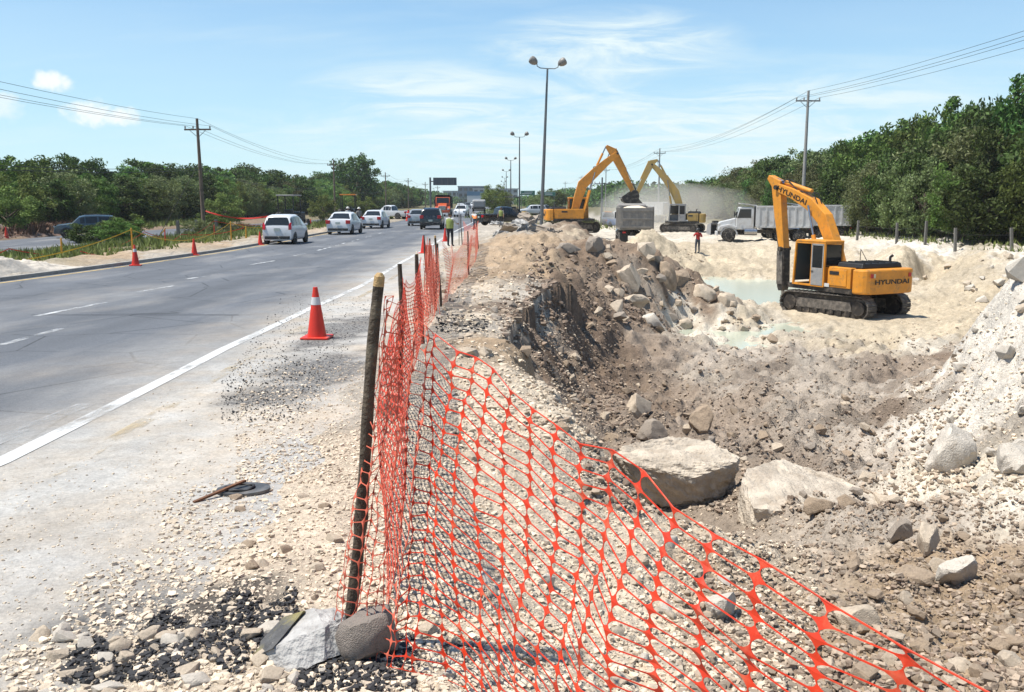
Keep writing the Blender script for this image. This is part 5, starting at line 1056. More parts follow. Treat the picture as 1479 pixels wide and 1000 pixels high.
    box('rear_window', (cx_, y0 - .005, z0 + 1.28), (2 * hw - .12, .02, .84), glass, cab); box('windscreen', (cx_, y1 - .05, z0 + .95), (2 * hw - .12, .02, 1.6), 'pale_glass', cab, rot=Matrix.Rotation(R(3.2), 3, 'X')); box('side_window', (cx_ + hw, (y0 + y1) / 2, z0 + 1.25), (.02, y1 - y0 - .2, .9), glass, cab)
    dr_ = box('door', (cx_ - hw - .03, y0 + .36, z0 + .40), (.05, .66, .72), 'machine_grey', root, .015); box('door_frame', (cx_ - hw - .03, y0 + .36, z0 + 1.72), (.05, .66, .07), 'machine_grey', dr_); [box('door_post', (cx_ - hw - .03, y0 + .36 + s * .31, z0 + 1.25), (.05, .06, .98), 'machine_grey', dr_) for s in (-1, 1)]; box('door_window', (cx_ - hw - .03, y0 + .36, z0 + 1.23), (.02, .56, .92), glass, dr_); box('handle', (cx_ - hw - .07, y0 + .62, z0 + .62), (.03, .12, .03), 'black_plastic', dr_)
    st_ = box('seat', (cx_, y0 + .45, z0 + .35), (.5, .5, .3), 'black_plastic', root, .04); box('seat_back', (cx_, y0 + .24, z0 + .8), (.5, .12, .75), 'black_plastic', st_, .04)
    # boom, arm, cylinders
    bm_pts, bw = boom; B = arm_box('boom', bm_pts, bw, .44, m, root)
    foot = bm_pts[0]; elbow = bm_pts[len(bm_pts) // 2]; tip = bm_pts[-1]
    for s in (-1, 1): cyl('boom_cylinder', (s * .36, foot[0] + .75, zb + .35), (s * .36, elbow[0] - .10, elbow[1] - .05), .095, root, m, .6)
    A_ = arm_box('arm', arm[0], arm[1], .36, m, root)
    hd = Vector((0, *arm[0][0])); cyl('arm_cylinder', (0, elbow[0] + .1, elbow[1] + .55), hd, .10, root, m, .62)
    a1 = Vector((0, *arm[0][1])); a2 = Vector((0, *arm[0][-1])); off = (a2 - a1).normalized(); nr = Vector((0, off.z, -off.y)); nr = nr if nr.y > 0 else -nr
    cyl('tool_cylinder', a1 + nr * .38, a1.lerp(a2, .86) + nr * .34, .075, root, m, .6)
    lk = MB(); lk.tube([a1.lerp(a2, .86) + nr * .34, a2 + nr * .28 + off * .25], .06, 8); lk.tube([a1.lerp(a2, .86) + nr * .34, a1.lerp(a2, .88)], .06, 8); lk.build('linkage', 'steel_dark', root)
    for q in (tip, arm[0][-1], foot): MB().tube([(-.32, q[0], q[1]), (.32, q[0], q[1])], .10, 14).build('pin', 'steel_dark', root)
    for s in (-1, 1):
        MB().tube([(s * .12, foot[0] + .1, foot[1] + .4), (s * .12, elbow[0] - .15, elbow[1] + .47), (s * .12, elbow[0] + .8, elbow[1] + .55), (s * .12, tip[0] - .6, tip[1] + .34), (s * .1, tip[0] + .05, tip[1] + .2)], .026, 6).build('hydraulic_hose', 'black_rubber', root)
    if letters and side_letters:
        i0 = len(bm_pts) // 2; p0, p1 = Vector(bm_pts[i0]), Vector(bm_pts[-1]); c = p0.lerp(p1, .52); ang = math.atan2(p1.y - p0.y, p1.x - p0.x)
        # left side of the boom, read with the boom pointing to the reader's left
        mt = Matrix.Translation((-.228, c.x, c.y)) @ Matrix.Rotation(R(-90), 4, 'Z') @ Matrix.Rotation(R(90), 4, 'X') @ Matrix.Rotation(-ang, 4, 'Z')
        text_mesh('lettering', letters, .30, 'lettering_black', B, mt, 1.5)
    # tool
    o = Vector((0, *arm[0][-1]))
    if tool == 'hammer':
        hm = MB().prism([(-.20, .12), (.20, .12), (.23, -.4), (.20, -1.65), (.12, -1.85), (-.12, -1.85), (-.20, -1.65), (-.23, -.4)], -.19, .19).build('breaker_hammer', 'steel_dark', root, bevel=.03); hm.location = o + Vector((0, .05, -.05)); hm.rotation_euler = (R(-3), 0, 0)
        MB().tube([(0, 0, -1.8), (0, 0, -2.3), (0, 0, -2.45)], [.085, .08, .03], 12).build('chisel', 'steel_light', hm, 40)
        for s in (-1, 1): box('side_plate', (s * .212, 0, -.8), (.04, .36, 1.5), 'track_steel', hm)
    elif tool:
        ang = tool
        pr = [(-.05, .12), (.30, .18), (.62, -.05), (.78, -.45), (.66, -.92), (.30, -1.2), (-.25, -1.22), (-.5, -1.05)]
        bk = MB()
        x = .58; shell = pr
        V1 = [(-x, a, b_) for a, b_ in shell] + [(x, a, b_) for a, b_ in shell]; nS = len(shell)
        bk.add(V1, [(i, i + 1, i + 1 + nS, i + nS) for i in range(nS - 1)] + [tuple(range(nS)), tuple(range(2 * nS - 1, nS - 1, -1))]); ob = bk.build('bucket', 'steel_dark', root, recalc=False); sm = ob.modifiers.new('plate', 'SOLIDIFY'); sm.thickness = .05
        for i in range(5): MB().box((-.48 + i * .24, -.56, -1.08), (.09, .22, .06)).build('tooth', 'steel_light', ob)
        ob.location = o; ob.rotation_euler = (R(ang), 0, 0)
    return root
# nearest machine, with a breaker hammer
ex = at_z(1222, 447, -2.15); ex1 = Vector((13.35, 35.5, gz(13.35, 35.5) - .03))
excavator(ex1, R(35), R(25), 'orange excavator with breaker hammer standing on the pit floor by the water', 'orange_machine',
          ([(.25, 1.75), (.75, 2.9), (1.35, 3.95), (2.1, 4.55), (3.15, 5.0), (4.2, 5.3)], [.42, .5, .58, .54, .45, .36]),
          ([(4.85, 5.78), (4.3, 5.45), (4.1, 4.2), (3.75, 2.55)], [.2, .60, .50, .32]), 'hammer', 'HYUNDAI', scale=.955)
ca_ = [o for o in COL.objects if o.name.startswith('arm_cylinder')][0]; MB().tube([(0, 3.9, 5.5), (0, 4.8, 5.76)], .06, 8).build('rod_cover', 'blue_cap', ca_, 40)
# loading machine
excavator(Vector((5.05, 76, -.35)), R(-60), R(-88), 'orange excavator loading the grey dump truck beside the lamp post', 'orange_machine',
          ([(.25, 1.75), (.55, 3.0), (.95, 4.2), (2.1, 5.3), (3.0, 6.1), (4.0, 6.9)], [.6, .75, .9, .78, .62, .45]),
          ([(3.0, 7.55), (3.5, 7.15), (4.6, 5.2), (5.45, 3.6)], [.22, .66, .55, .34]), -35, 'HYUNDAI', scale=.95)
excavator(Vector((18.3, 96, gz(18.3, 96))), R(60), R(82), 'dusty yellow excavator half veiled in dust beyond the trucks', 'yellow_machine',
          ([(.25, 1.9), (.45, 3.1), (.9, 4.3), (1.9, 5.7), (2.8, 6.7), (3.5, 7.35)], [.6, .75, .9, .78, .62, .45]),
          ([(2.9, 7.85), (3.5, 7.6), (4.3, 5.9), (5.2, 3.9)], [.22, .66, .55, .34]), -20, None, cabm='machine_grey', scale=.97)
# spare bucket on the ground
sb = empty('spare_bucket', (19.9, 87.5, gz(19.9, 87.5)), R(10), 'dark empty excavator bucket lying open towards us on the bench', 'bucket')
b_ = MB(); b_.add([(-.75, -.6, .0), (.75, -.6, 0), (.75, .5, .1), (-.75, .5, .1), (-.7, -.5, 1.15), (.7, -.5, 1.15), (.7, .35, 1.0), (-.7, .35, 1.0)], [(0, 3, 2, 1), (4, 5, 6, 7), (1, 2, 6, 5), (2, 3, 7, 6), (3, 0, 4, 7)]); ob = b_.build('shell', 'machine_grey', sb); ob.modifiers.new('plate', 'SOLIDIFY').thickness = .07; box('hanger', (0, .1, 1.2), (.5, .4, .25), 'steel_dark', sb); box('opening_shade', (0, .3, .5), (1.3, .04, .8), 'black_rubber', sb)  # black sheet inside the shell paints the shade of the bucket's open mouth

# --- small canopy tractors beyond the median
def tractor(p, rz, label, canopy):
    root = empty('canopy_tractor', p, rz, label, 'tractor', 'canopied tractors'); box('body', (0, .6, 1.0), (.9, 2.2, .8), 'black_plastic', root, .1); box('canopy', (0, -.5, 2.72), (1.5, 1.6, .10), canopy, root, .03); box('seat', (0, -.6, 1.3), (.6, .6, .6), 'black_plastic', root, .05)
    for x in (-.65, .65):
        for y in (-1.2, .2): MB().tube([(x, y, .9), (x, y, 2.7)], .045, 6).build('canopy_post', 'black_plastic', root)
        wheel(root, (x * 1.2, -.7, .7), .7, .4, math.copysign(1, x)); wheel(root, (x * 1.1, 1.3, .42), .42, .28, math.copysign(1, x))
    box('rear_shovel', (0, -1.9, .7), (1.6, .5, .7), 'yellow_machine', root, .08)
tractor(Vector((-17.9, 73, gz(-17.9, 73))), R(-10), 'dark tractor with white edged canopy behind the small hatchback', 'machine_grey')
tractor(Vector((-15.6, 86, gz(-15.6, 86))), R(5), 'dark tractor with orange edged canopy behind the leading sedan', 'amber')
tractor(Vector((-.4, 106, 0)), R(80), 'dark canopied roller behind the black pickup', 'black_plastic')

# ================================================================== POLES, WIRES, SIGNS, BUILDINGS
def utility_pole(p, hgt, label, m='pole_wood', lean=(0, 0), guy=False, group='utility poles'):
    root = empty('utility_pole', p, 0, label, 'utility pole', group); root.rotation_euler = (R(lean[0]), R(lean[1]), 0)
    MB().tube([(0, 0, -.5), (0, 0, hgt * .5), (0, 0, hgt)], [.17, .14, .10], 12).build('post', m, root, 50)
    z = hgt - .85; box('crossarm', (0, 0, z), (2.1, .11, .12), m, root)
    for s in (-1, 1): MB().tube([(s * .65, 0, z - .04), (0, 0, z - .62)], .022, 6).build('brace', 'pole_metal', root)
    for x in (-.98, -.35, .98): MB().tube([(x, 0, z + .05), (x, 0, z + .16), (x, 0, z + .26), (x, 0, z + .3)], [.03, .065, .05, .02], 8).build('insulator', 'pole_concrete', root)
    if guy: MB().tube([(0, 0, hgt * .62), (-3.2, -1.2, -.3)], .02, 5).build('guy_wire', 'wire', root); MB().tube([(-2.7, -1.0, .3), (-3.1, -1.15, -.2)], .05, 6).build('guy_guard', 'tape_yellow', root)
    return root
def wire_run(pts, sag, r, label):
    P = []
    for a, c in zip(pts[:-1], pts[1:]):
        a, c = Vector(a), Vector(c)
        for i in range(16): t = i / 16; P.append(a.lerp(c, t) - Vector((0, 0, sag * 4 * t * (1 - t))))
    P.append(Vector(pts[-1])); return tag(MB().tube(P, r, 4, False).build('power_line', 'wire'), label, 'power line', 'power lines')
LP = [(-24.8, 72, -.15, 8.85), (-28.8, 146, -.3, 9.1), (-29.6, 211, -.2, 9.0), (-30.4, 264, -.2, 9.0), (-30.6, 318, -.2, 9.0), (-33, 400, -.2, 9.0)]
LW = ['brown wooden utility pole leaning slightly beside the median tape', 'wooden utility pole above the white sedan', 'wooden utility pole behind the far pickup', 'fourth utility pole along the far road', 'fifth utility pole along the far road', 'farthest utility pole along the far road']
for i, ((x, y, z, h_), lab) in enumerate(zip(LP, LW)): utility_pole((x, y, z), h_, lab, 'pole_wood', (0, -.5 if i == 0 else 0), i == 0)
for k, (xo, zo, lab) in enumerate(((0, -.02, 'topmost wire of the left pole line'), (-.98, -.58, 'outer wire on the left crossarms'), (-.35, -.58, 'middle wire on the left crossarms'), (.98, -.58, 'road side wire on the left crossarms'), (-.12, -3.75, 'lower cable of the left pole line'), (.12, -3.95, 'lowest cable of the left pole line'))):
    start = Vector((-24.2 + xo, -4, 8.9 + zo + .3)); pts = [start] + [Vector((x + xo, y, z + h_ + zo)) for x, y, z, h_ in (LP if k < 4 else LP[:3])]
    wire_run(pts, 1.0 if k < 4 else 1.25, .012 if k < 4 else .022, lab)
RP = [(25.4, 78.5, -.6, 12.2), (26.4, 162, -.4, 11.9), (25.6, 246, -.3, 11.6), (25.6, 330, -.3, 11.6), (25.4, 430, -.3, 11.6)]
RW = ['grey concrete utility pole behind the white dump trucks', 'utility pole behind the yellow excavator boom', 'third utility pole down the right side', 'fourth utility pole down the right side', 'farthest utility pole down the right side']
for (x, y, z, h_), lab in zip(RP, RW): utility_pole((x, y, z), h_, lab, 'pole_concrete', group='utility poles')
for xo, zo, lab in ((0, -.02, 'topmost wire of the right pole line'), (-.98, -.58, 'road side wire on the right crossarms'), (-.35, -.58, 'middle wire on the right crossarms'), (.98, -.58, 'forest side wire on the right crossarms')):
    wire_run([Vector((25.0 + xo, -6, 11.9 + zo))] + [Vector((x + xo, y, z + h_ + zo)) for x, y, z, h_ in RP], 1.2, .012, lab)

def lamp_post(p, hgt, label, lean=0, fat=1.0):
    root = empty('street_lamp', p, R(4), label, 'street lamp', 'double headed lamps along the median'); root.rotation_euler = (0, R(lean), R(4))
    MB().tube([(0, 0, -.5), (0, 0, hgt * .5), (0, 0, hgt)], [.15 * fat, .115 * fat, .07 * fat], 12).build('post', 'pole_metal', root, 50); box('base_plate', (0, 0, .05), (.5, .5, .1), 'pole_concrete', root)
    for s in (-1, 1):
        a = MB().tube([(0, 0, hgt - .02), (s * .55, 0, hgt), (s * .78, 0, hgt + .12), (s * .82, 0, hgt + .35)], .035 * fat, 8).build('arm', 'pole_metal', root, 60)
        n = 14; ax = Vector((s * .72, -.12, .45)).normalized(); o = Vector((s * .80, 0, hgt + .30)); q = ax.orthogonal().normalized(); b2 = ax.cross(q)
        MB().loft([[o + ax * d + (q * math.cos(6.2832 * k / n) + b2 * math.sin(6.2832 * k / n)) * r for k in range(n)] for d, r in ((0, .08), (.1, .2), (.3, .29), (.5, .30), (.62, .24), (.66, .12))]).build('lamp_head', 'lamp_head', root, 40)
    return root
MP = [(2.25, 69, .2, 11.9, 2.0), (1.15, 139, 0, 11.9, 0), (-.3, 216, 0, 11.8, 0), (-1.9, 299, 0, 11.8, 0), (-3.05, 385, 0, 11.8, 0), (-4.4, 470, 0, 11.8, 0), (-5.8, 560, 0, 11.8, 0)]
MW = ['tall leaning double headed lamp beside the loading excavator', 'second double headed lamp down the median', 'third double headed lamp down the median', 'fourth double headed lamp down the median', 'fifth double headed lamp down the median', 'sixth double headed lamp down the median', 'farthest double headed lamp down the median']
for (x, y, z, h_, ln), lab in zip(MP, MW): lamp_post((x, y, z), h_, lab, ln, 1.0 if y < 150 else 1.25)
# plain metal post beyond the loading excavator
utility_pole((12.2, 122, -.6), 6.0, 'thin bare post right of the loading excavator boom', 'pole_metal', group='utility poles')

def sign(p, w, h_, z, label, front, legs, cat='sign', lines=0):
    root = empty('road_sign', p, 0, label, cat); pan = box('panel', (0, 0, z), (w, .08, h_), front, root, .02)
    box('border', (0, -.045, z), (w * .97, .01, h_ * .94), 'sign_white' if front == 'sign_green' else front, pan); box('face', (0, -.053, z), (w * .95, .012, h_ * .88), front, pan)
    for i in range(lines): box('legend', (random.uniform(-.08, .08) * w, -.064, z + h_ * (.2 - .36 * i)), (w * random.uniform(.45, .7), .01, h_ * .13), 'sign_white', pan)
    for x in legs: MB().tube([(x, .1, -.3), (x, .1, z + h_ / 2)], .09, 8).build('post', 'pole_metal', root)
    return root
gan = empty('gantry_sign', (-13.6, 150, -.1), 0, 'dark overhead sign panel on a single arm seen from behind', 'sign'); MB().tube([(0, 0, -.3), (0, 0, 6.2)], .16, 10).build('post', 'pole_metal', gan, 40); MB().tube([(0, 0, 5.55), (4.2, 0, 5.55)], .09, 8).build('arm', 'pole_metal', gan, 40); pn = box('panel', (2.45, -.14, 5.55), (3.9, .1, 1.25), 'sign_back', gan, .02)
for i in range(4): box('stiffener', (1.0 + i * .97, -.21, 5.55), (.07, .05, 1.2), 'pole_metal', pn)
sign((8.2, 205, -.1), 3.4, .95, 3.9, 'green road sign on posts right of the tall lamp', 'sign_green', (-1.4, 1.4), lines=2)
sign((4.6, 262, -.1), 4.2, 1.3, 4.6, 'farther green road sign left of the tall lamp', 'sign_green', (-1.8, 1.8), lines=2)
sign((-2.6, 190, 0), 2.2, .7, 3.3, 'small green sign near the second lamp', 'sign_green', (-.9, .9), lines=1)
def building(p, w, d, h_, label, m, rows, cols_, roof=True):
    root = empty('building', p, 0, label, 'building'); MB().box((0, 0, h_ / 2), (w, d, h_)).build('wall', m, root); box('roof', (0, 0, h_ + .2), (w * 1.03, d * 1.03, .4), m, root)
    for r_ in range(rows):
        for c in range(cols_): box('window', (-w / 2 + w * (c + .5) / cols_, -d / 2 - .03, h_ * (r_ + .55) / rows), (w / cols_ * .6, .1, h_ / rows * .5), 'glass', root)
building((-27, 640, 0), 22, 14, 12, 'far pale flat roofed building at the end of the road', 'building_blue', 3, 6); building((-11, 610, 0), 30, 14, 10, 'far grey building behind the median lamps', 'building_pale', 3, 8); building((-42, 660, 0), 16, 12, 9, 'far low building left of the pale one', 'building_pale', 2, 5)
bb_ = empty('billboard', (-18.5, 480, 0), 0, 'far white and blue billboard above the queue', 'billboard'); box('panel', (0, 0, 4.2), (11, .3, 5.4), 'sign_white', bb_); box('banner', (0, -.17, 6.0), (11, .1, 2.2), 'billboard_blue', bb_); [MB().tube([(x, 0, -.2), (x, 0, 1.6)], .25, 8).build('post', 'pole_metal', bb_) for x in (-3.5, 3.5)]

# concrete fence posts and wire at the edge of the woods
nm = ['concrete fence post beside the second white dump truck', 'concrete fence post second along the wood edge', 'concrete fence post third along the wood edge', 'leaning concrete post at the wood edge below the hanging branches', 'concrete post at the wood edge near the frame edge', 'concrete post farther along behind the trucks', 'concrete post at the far end of the white trucks']
FP = []
for (u, v, hp), lab in zip(((1238, 345, 30), (1295, 350, 30), (1336, 353, 30), (1380, 357, 34), (1462, 361, 34)), nm):
    z = -.55; p = at_z(u, v, z); p.z = gz(p.x, p.y); FP.append(p); o = MB().box((0, 0, .65), (.16, .16, 1.7), None, .9).build('fence_post', 'post_concrete', None, bevel=.01); o.location = p; o.rotation_euler = (R(random.uniform(-4, 4)), R(random.uniform(-5, 5)), 0); tag(o, lab, 'fence post', 'concrete posts at the wood edge'); box('top_cap', (0, 0, 1.52), (.13, .13, .04), 'post_concrete', o)
for k, lab in enumerate(('lower wire strung along the wood edge posts', 'upper wire strung along the wood edge posts')):
    tag(MB().tube([p + Vector((0, -.1, .5 + .6 * k)) for p in FP], .012, 4, False).build('fence_wire', 'wire'), lab, 'wire', 'fence wires')
LPF = ((258, 345), (285, 343), (313, 341), (440, 330))
for (u, v), lab in zip(LPF, ('short concrete post left of the guyed pole', 'short concrete post just left of the pole foot', 'short concrete post right of the pole foot', 'short concrete post behind the hatchback')):
    p = at_z(u, v, -.3); p.z = gz(p.x, p.y); o = MB().box((0, 0, .5), (.2, .2, 1.3), None, .9).build('fence_post', 'post_concrete', None, bevel=.01); o.location = p; tag(o, lab, 'fence post', 'concrete posts in the median'); box('top_cap', (0, 0, 1.17), (.16, .16, .04), 'post_concrete', o)

# ================================================================== VEGETATION
def leaf_cloud(name, m, n_clump, per, rx, rz_, leaf, seed, low=.0, flat=.75):
    rng = np.random.default_rng(seed); C = []
    while len(C) < n_clump:
        d = rng.normal(size=3); d /= np.linalg.norm(d); r = rng.uniform(.35, 1.0) ** .5; c = d * r * np.array([rx, rx, rz_ / 2]); c[2] += rz_ / 2
        if c[2] < low * rz_: continue
        c *= 1 + .09 * rng.normal(); C.append(c)
    C = np.array(C); cr = rng.uniform(.16, .34, len(C)) * rx
    k = np.repeat(np.arange(len(C)), per); d = rng.normal(size=(len(k), 3)); d /= np.linalg.norm(d, axis=1)[:, None]; rr = rng.random(len(k)) ** .45
    P = C[k] + d * (rr * cr[k])[:, None] * np.array([1, 1, flat]); P[:, 2] = np.maximum(P[:, 2], .03)
    a = rng.normal(size=(len(P), 3)) + d * .3; a /= np.linalg.norm(a, axis=1)[:, None]; t = rng.normal(size=(len(P), 3)); t -= a * (t * a).sum(1)[:, None]; t /= np.linalg.norm(t, axis=1)[:, None]; b3 = np.cross(a, t)
    s = leaf * rng.uniform(.6, 1.35, len(P))[:, None]
    V = np.stack([P - t * s, P + b3 * s * .42, P + t * s, P - b3 * s * .42], 1).reshape(-1, 3); Fq = np.arange(len(V)).reshape(-1, 4)
    o = from_np(name, V, Fq, m); me = o.data; bpy.data.objects.remove(o); return me
def trunk_mesh(hgt, spread, seed, r=.13):
    rng = random.Random(seed); b_ = MB(); b_.tube([(0, 0, -.3), (.08, .05, hgt * .4), (.02, .1, hgt * .75)], [r * 1.2, r, r * .55], 8)
    for i in range(6):
        a = i * 1.05 + rng.random(); z = hgt * rng.uniform(.25, .55); b_.tube([(.05, .05, z), (math.cos(a) * spread * .4, math.sin(a) * spread * .4, z + hgt * .18), (math.cos(a) * spread * .75, math.sin(a) * spread * .75, z + hgt * .38)], [r * .5, r * .35, r * .12], 6)
    return b_.mesh('trunk', 'bark', 60)
CROWN = {}
for key, m, nc, per, leaf, sd_ in (('dark', 'leaf_dark', 110, 95, .098, 1), ('dark2', 'leaf_dark', 95, 110, .105, 2), ('mid', 'leaf_mid', 110, 95, .095, 3), ('mid2', 'leaf_mid', 90, 110, .10, 4), ('light', 'leaf_light', 95, 100, .085, 5), ('olive', 'leaf_olive', 130, 85, .075, 6), ('olive2', 'leaf_olive', 110, 95, .08, 7)):
    CROWN[key] = leaf_cloud('crown', m, nc, per, 1.75, 3.6, leaf, sd_, .04)
TRK = [trunk_mesh(3.0, 1.5, i) for i in range(3)]
SEEN = {}
ORD = ['', 'next farther', 'third farther', 'fourth farther', 'fifth farther', 'sixth farther', 'seventh farther', 'eighth farther', 'ninth farther', 'tenth farther', 'eleventh farther', 'twelfth farther', 'thirteenth farther', 'fourteenth farther', 'fifteenth farther', 'sixteenth farther', 'seventeenth farther', 'eighteenth farther']
def tree(x, y, z, wid, hgt, key, label, group, cat='tree', name='broadleaf_tree', lift=.10):
    SEEN[label] = SEEN.get(label, 0) + 1; label = (ORD[min(SEEN[label] - 1, 17)] + ' ' + label).strip()
    root = empty(name, (x, y, z), 0, label, cat, group)
    t = bpy.data.objects.new('trunk', TRK[random.randrange(3)]); COL.objects.link(t); t.parent = root; t.scale = (wid / 3.5, wid / 3.5, hgt / 3.9)
    c = bpy.data.objects.new('crown', CROWN[key]); COL.objects.link(c); c.parent = root; c.location = (0, 0, hgt * lift); c.scale = (wid / 3.5, wid / 3.5, hgt * (1 - lift) / 3.65); c.rotation_euler = (0, 0, random.uniform(0, 6.28)); return root
rng = random.Random(5)
RWORD = {'dark': 'dark glossy', 'dark2': 'deep green', 'mid': 'mid green', 'mid2': 'fresh green', 'light': 'pale green', 'olive': 'dusty olive', 'olive2': 'feathery olive'}
# right-hand wood: rows from the fence back
rows = [(31.0, 3.6, 5.2, .0), (34.5, 5.2, 7.6, .6), (39, 6.5, 9.6, 1.2), (45, 7.5, 10.6, 2.0)]
cnt = 0
for ri, (bx_, wd, hg, off) in enumerate(rows):
    y = 34 + ri * 3
    while y < 250:
        s = 1 + (y - 60) * .0016 if y > 60 else 1.0; hk = 1.0 + (.16 if ri >= 2 and y < 72 else 0); sc = rng.uniform(.82, 1.2); hh_ = hk * hg * sc * (1.0 if y < 95 else max(.62, 1 - (y - 95) * .0040)); w_ = wd * rng.uniform(.9, 1.35) * s
        x = bx_ + rng.uniform(-1, 1.4) + max(0, y - 120) * .02
        if not (ri < 2 and y > 170):
            if 38 < y < 54 and ri <= 1: key = 'olive2' if ri == 0 else 'mid'
            elif ri == 0: key = rng.choice(['olive', 'mid', 'olive2', 'dark2'])
            elif ri == 1: key = rng.choice(['dark', 'mid', 'olive', 'dark2'])
            else: key = rng.choice(['dark', 'dark2', 'mid', 'dark'])
            cnt += 1
            lab = f"{RWORD[key]} {['low edge', 'second row', 'tall', 'tallest back'][ri]} tree of the right wood {['level with the nearest excavator', 'behind the second white truck', 'behind the first white truck', 'beyond the yellow excavator', 'far down the road'][0 if y < 52 else 1 if y < 72 else 2 if y < 95 else 3 if y < 140 else 4]}"
            tree(x, y, -.3, w_, hh_, key, lab, 'trees of the right hand wood ' + lab.split('tree')[0].strip() if False else 'trees of the right hand wood', lift=.03 if ri < 2 else .10)
        y += w_ * .62 * (1.0 if y < 120 else 1.5)
# left-hand wood
for ri, (bx_, wd, hg) in enumerate(((-43.5, 4.2, 4.3), (-48, 5.5, 5.7), (-54, 7, 6.5))):
    y = 48 + ri * 4
    while y < 330:
        f = max(0, y - 100); hh_ = hg * rng.uniform(.85, 1.2) * (1 + min(f, 120) * .0035); w_ = wd * rng.uniform(.9, 1.35) * (1 + f * .003)
        x = bx_ + rng.uniform(-1.4, 1.2) + min(f, 200) * .035
        key = rng.choice(['dark', 'dark', 'dark2', 'mid', 'dark2'] if ri else ['light', 'mid', 'mid2', 'dark2', 'olive'])
        lab = f"{RWORD[key]} {['front', 'second row', 'back'][ri]} tree of the left wood {['above the teal wagon' , 'behind the brown utility pole', 'behind the white sedans', 'far along the second carriageway'][0 if y < 85 else 1 if y < 125 else 2 if y < 190 else 3]}"
        tree(x, y, -.3, w_, hh_, key, lab, 'trees of the left hand wood', lift=.04 if ri == 0 else .1)
        y += w_ * .66 * (1 if y < 150 else 1.5)
tree(-37.5, 218, -.2, 11, 13.5, 'dark', 'tall dark tree rising beside the second utility pole', 'trees of the left hand wood')
for x, y, w_, h_, lab in ((-39.5, 70, 4.5, 3.6, 'rounded pale bush behind the teal wagon'), (-40, 58, 5, 3.2, 'pale bush at the left edge by the cleared brush'), (-31.5, 98, 4, 3.4, 'pale bush right of the brown utility pole'), (-27, 128, 4, 3.3, 'bright bush above the white hatchback'), (-25, 150, 4.5, 3.2, 'bright bush between the second and third utility poles')):
    tree(x, y, -.4, w_, h_, 'light', lab, 'pale bushes along the second carriageway', 'bush', 'leafy_bush', .0)
# bushes and weeds in the median
for x, y, w_, h_, key, lab in ((-27.0, 62, 3.0, 1.9, 'mid', 'leafy bush hiding the tail of the teal wagon'), (-25.5, 58, 2.6, 1.5, 'mid2', 'low bush just below the teal wagon'), (-28.6, 60, 2.4, 1.4, 'dark2', 'low dark bush in front of the teal wagon'), (-22.5, 64, 2.6, 1.2, 'olive', 'weedy bush left of the pole guy'), (-25.2, 75, 3, 1.6, 'mid', 'bush growing round the brown utility pole'), (-20, 66, 2, .9, 'olive2', 'low weeds right of the pole foot')):
    tree(x, y, gz(x, y) - .1, w_, h_, key, lab, 'bushes in the median', 'bush', 'leafy_bush', .0)
for x, y, w_, h_, key, lab in ((-3.4, 176, 5.5, 5.2, 'light', 'yellow green median tree beneath the far lamps'), (-5.2, 240, 6, 5, 'light', 'farther pale tree on the median'), (-2.2, 205, 5, 4.2, 'olive', 'small olive tree on the median beyond the pale one'), (6, 190, 6, 3.6, 'olive2', 'olive bush beyond the black pickup'), (10, 220, 8, 5, 'mid', 'green tree beyond the green sign')):
    tree(x, y, -.1, w_, h_, key, lab, 'trees on the far median')
# distant wood that reads as one mass
rngn = np.random.default_rng(77); VV = []; FF = []; off = 0
def mass(x0, y0, x1, y1, hgt, n):
    global off
    t = rngn.random(n); P = np.stack([x0 + (x1 - x0) * t + rngn.normal(size=n) * 3, y0 + (y1 - y0) * t + rngn.normal(size=n) * 8, rngn.random(n) ** .8 * (hgt * (.75 + .35 * fbm(t * 22, t * 0 + x0, 4, 3)))], 1)
    a = rngn.normal(size=(n, 3)); a /= np.linalg.norm(a, axis=1)[:, None]; b3 = np.cross(a, rngn.normal(size=(n, 3))); b3 /= np.linalg.norm(b3, axis=1)[:, None]; s = rngn.uniform(.35, .8, n)[:, None]
    V = np.stack([P - a * s, P + b3 * s * .6, P + a * s, P - b3 * s * .6], 1).reshape(-1, 3); VV.append(V); FF.append(np.arange(len(V)).reshape(-1, 4) + off); off += len(V)
mass(-46, 300, -50, 640, 9, 14000); mass(38, 240, 24, 640, 9.5, 16000); mass(-50, 640, 60, 660, 7, 9000); mass(-95, 120, -110, 420, 8, 9000); mass(75, 60, 75, 420, 12, 9000); mass(10, 300, 8, 600, 5, 6000)
tag(from_np('far_forest', np.concatenate(VV), np.concatenate(FF), 'leaf_dark'), 'distant wood closing the view along both sides of the road', None, None, 'stuff')
# grass
def blades(name, m, label, areas, seed, kind='stuff'):
    rg = np.random.default_rng(seed); V = []; Fq = []; o_ = 0
    for n, x0, y0, x1, y1, h0, h1 in areas:
        x = rg.uniform(x0, x1, n); y = rg.uniform(y0, y1, n); keep = (fbm(x * .35, y * .35, 3, seed) > -.18); x, y = x[keep], y[keep]; z = height(x, y) - .02; n = len(x)
        a = rg.random(n) * 6.28; hh2 = rg.uniform(h0, h1, n); w = hh2 * .10 + .008 * np.maximum(1, y / 20); lx = rg.normal(size=n) * hh2 * .35; ly = rg.normal(size=n) * hh2 * .35
        P = np.stack([np.stack([x - np.cos(a) * w, y - np.sin(a) * w, z], 1), np.stack([x + np.cos(a) * w, y + np.sin(a) * w, z], 1), np.stack([x + lx, y + ly, z + hh2], 1)], 1).reshape(-1, 3)
        V.append(P); Fq.append(np.arange(len(P)).reshape(-1, 3) + o_); o_ += len(P)
    return tag(from_np(name, np.concatenate(V), np.concatenate(Fq), m), label, None, None, kind)
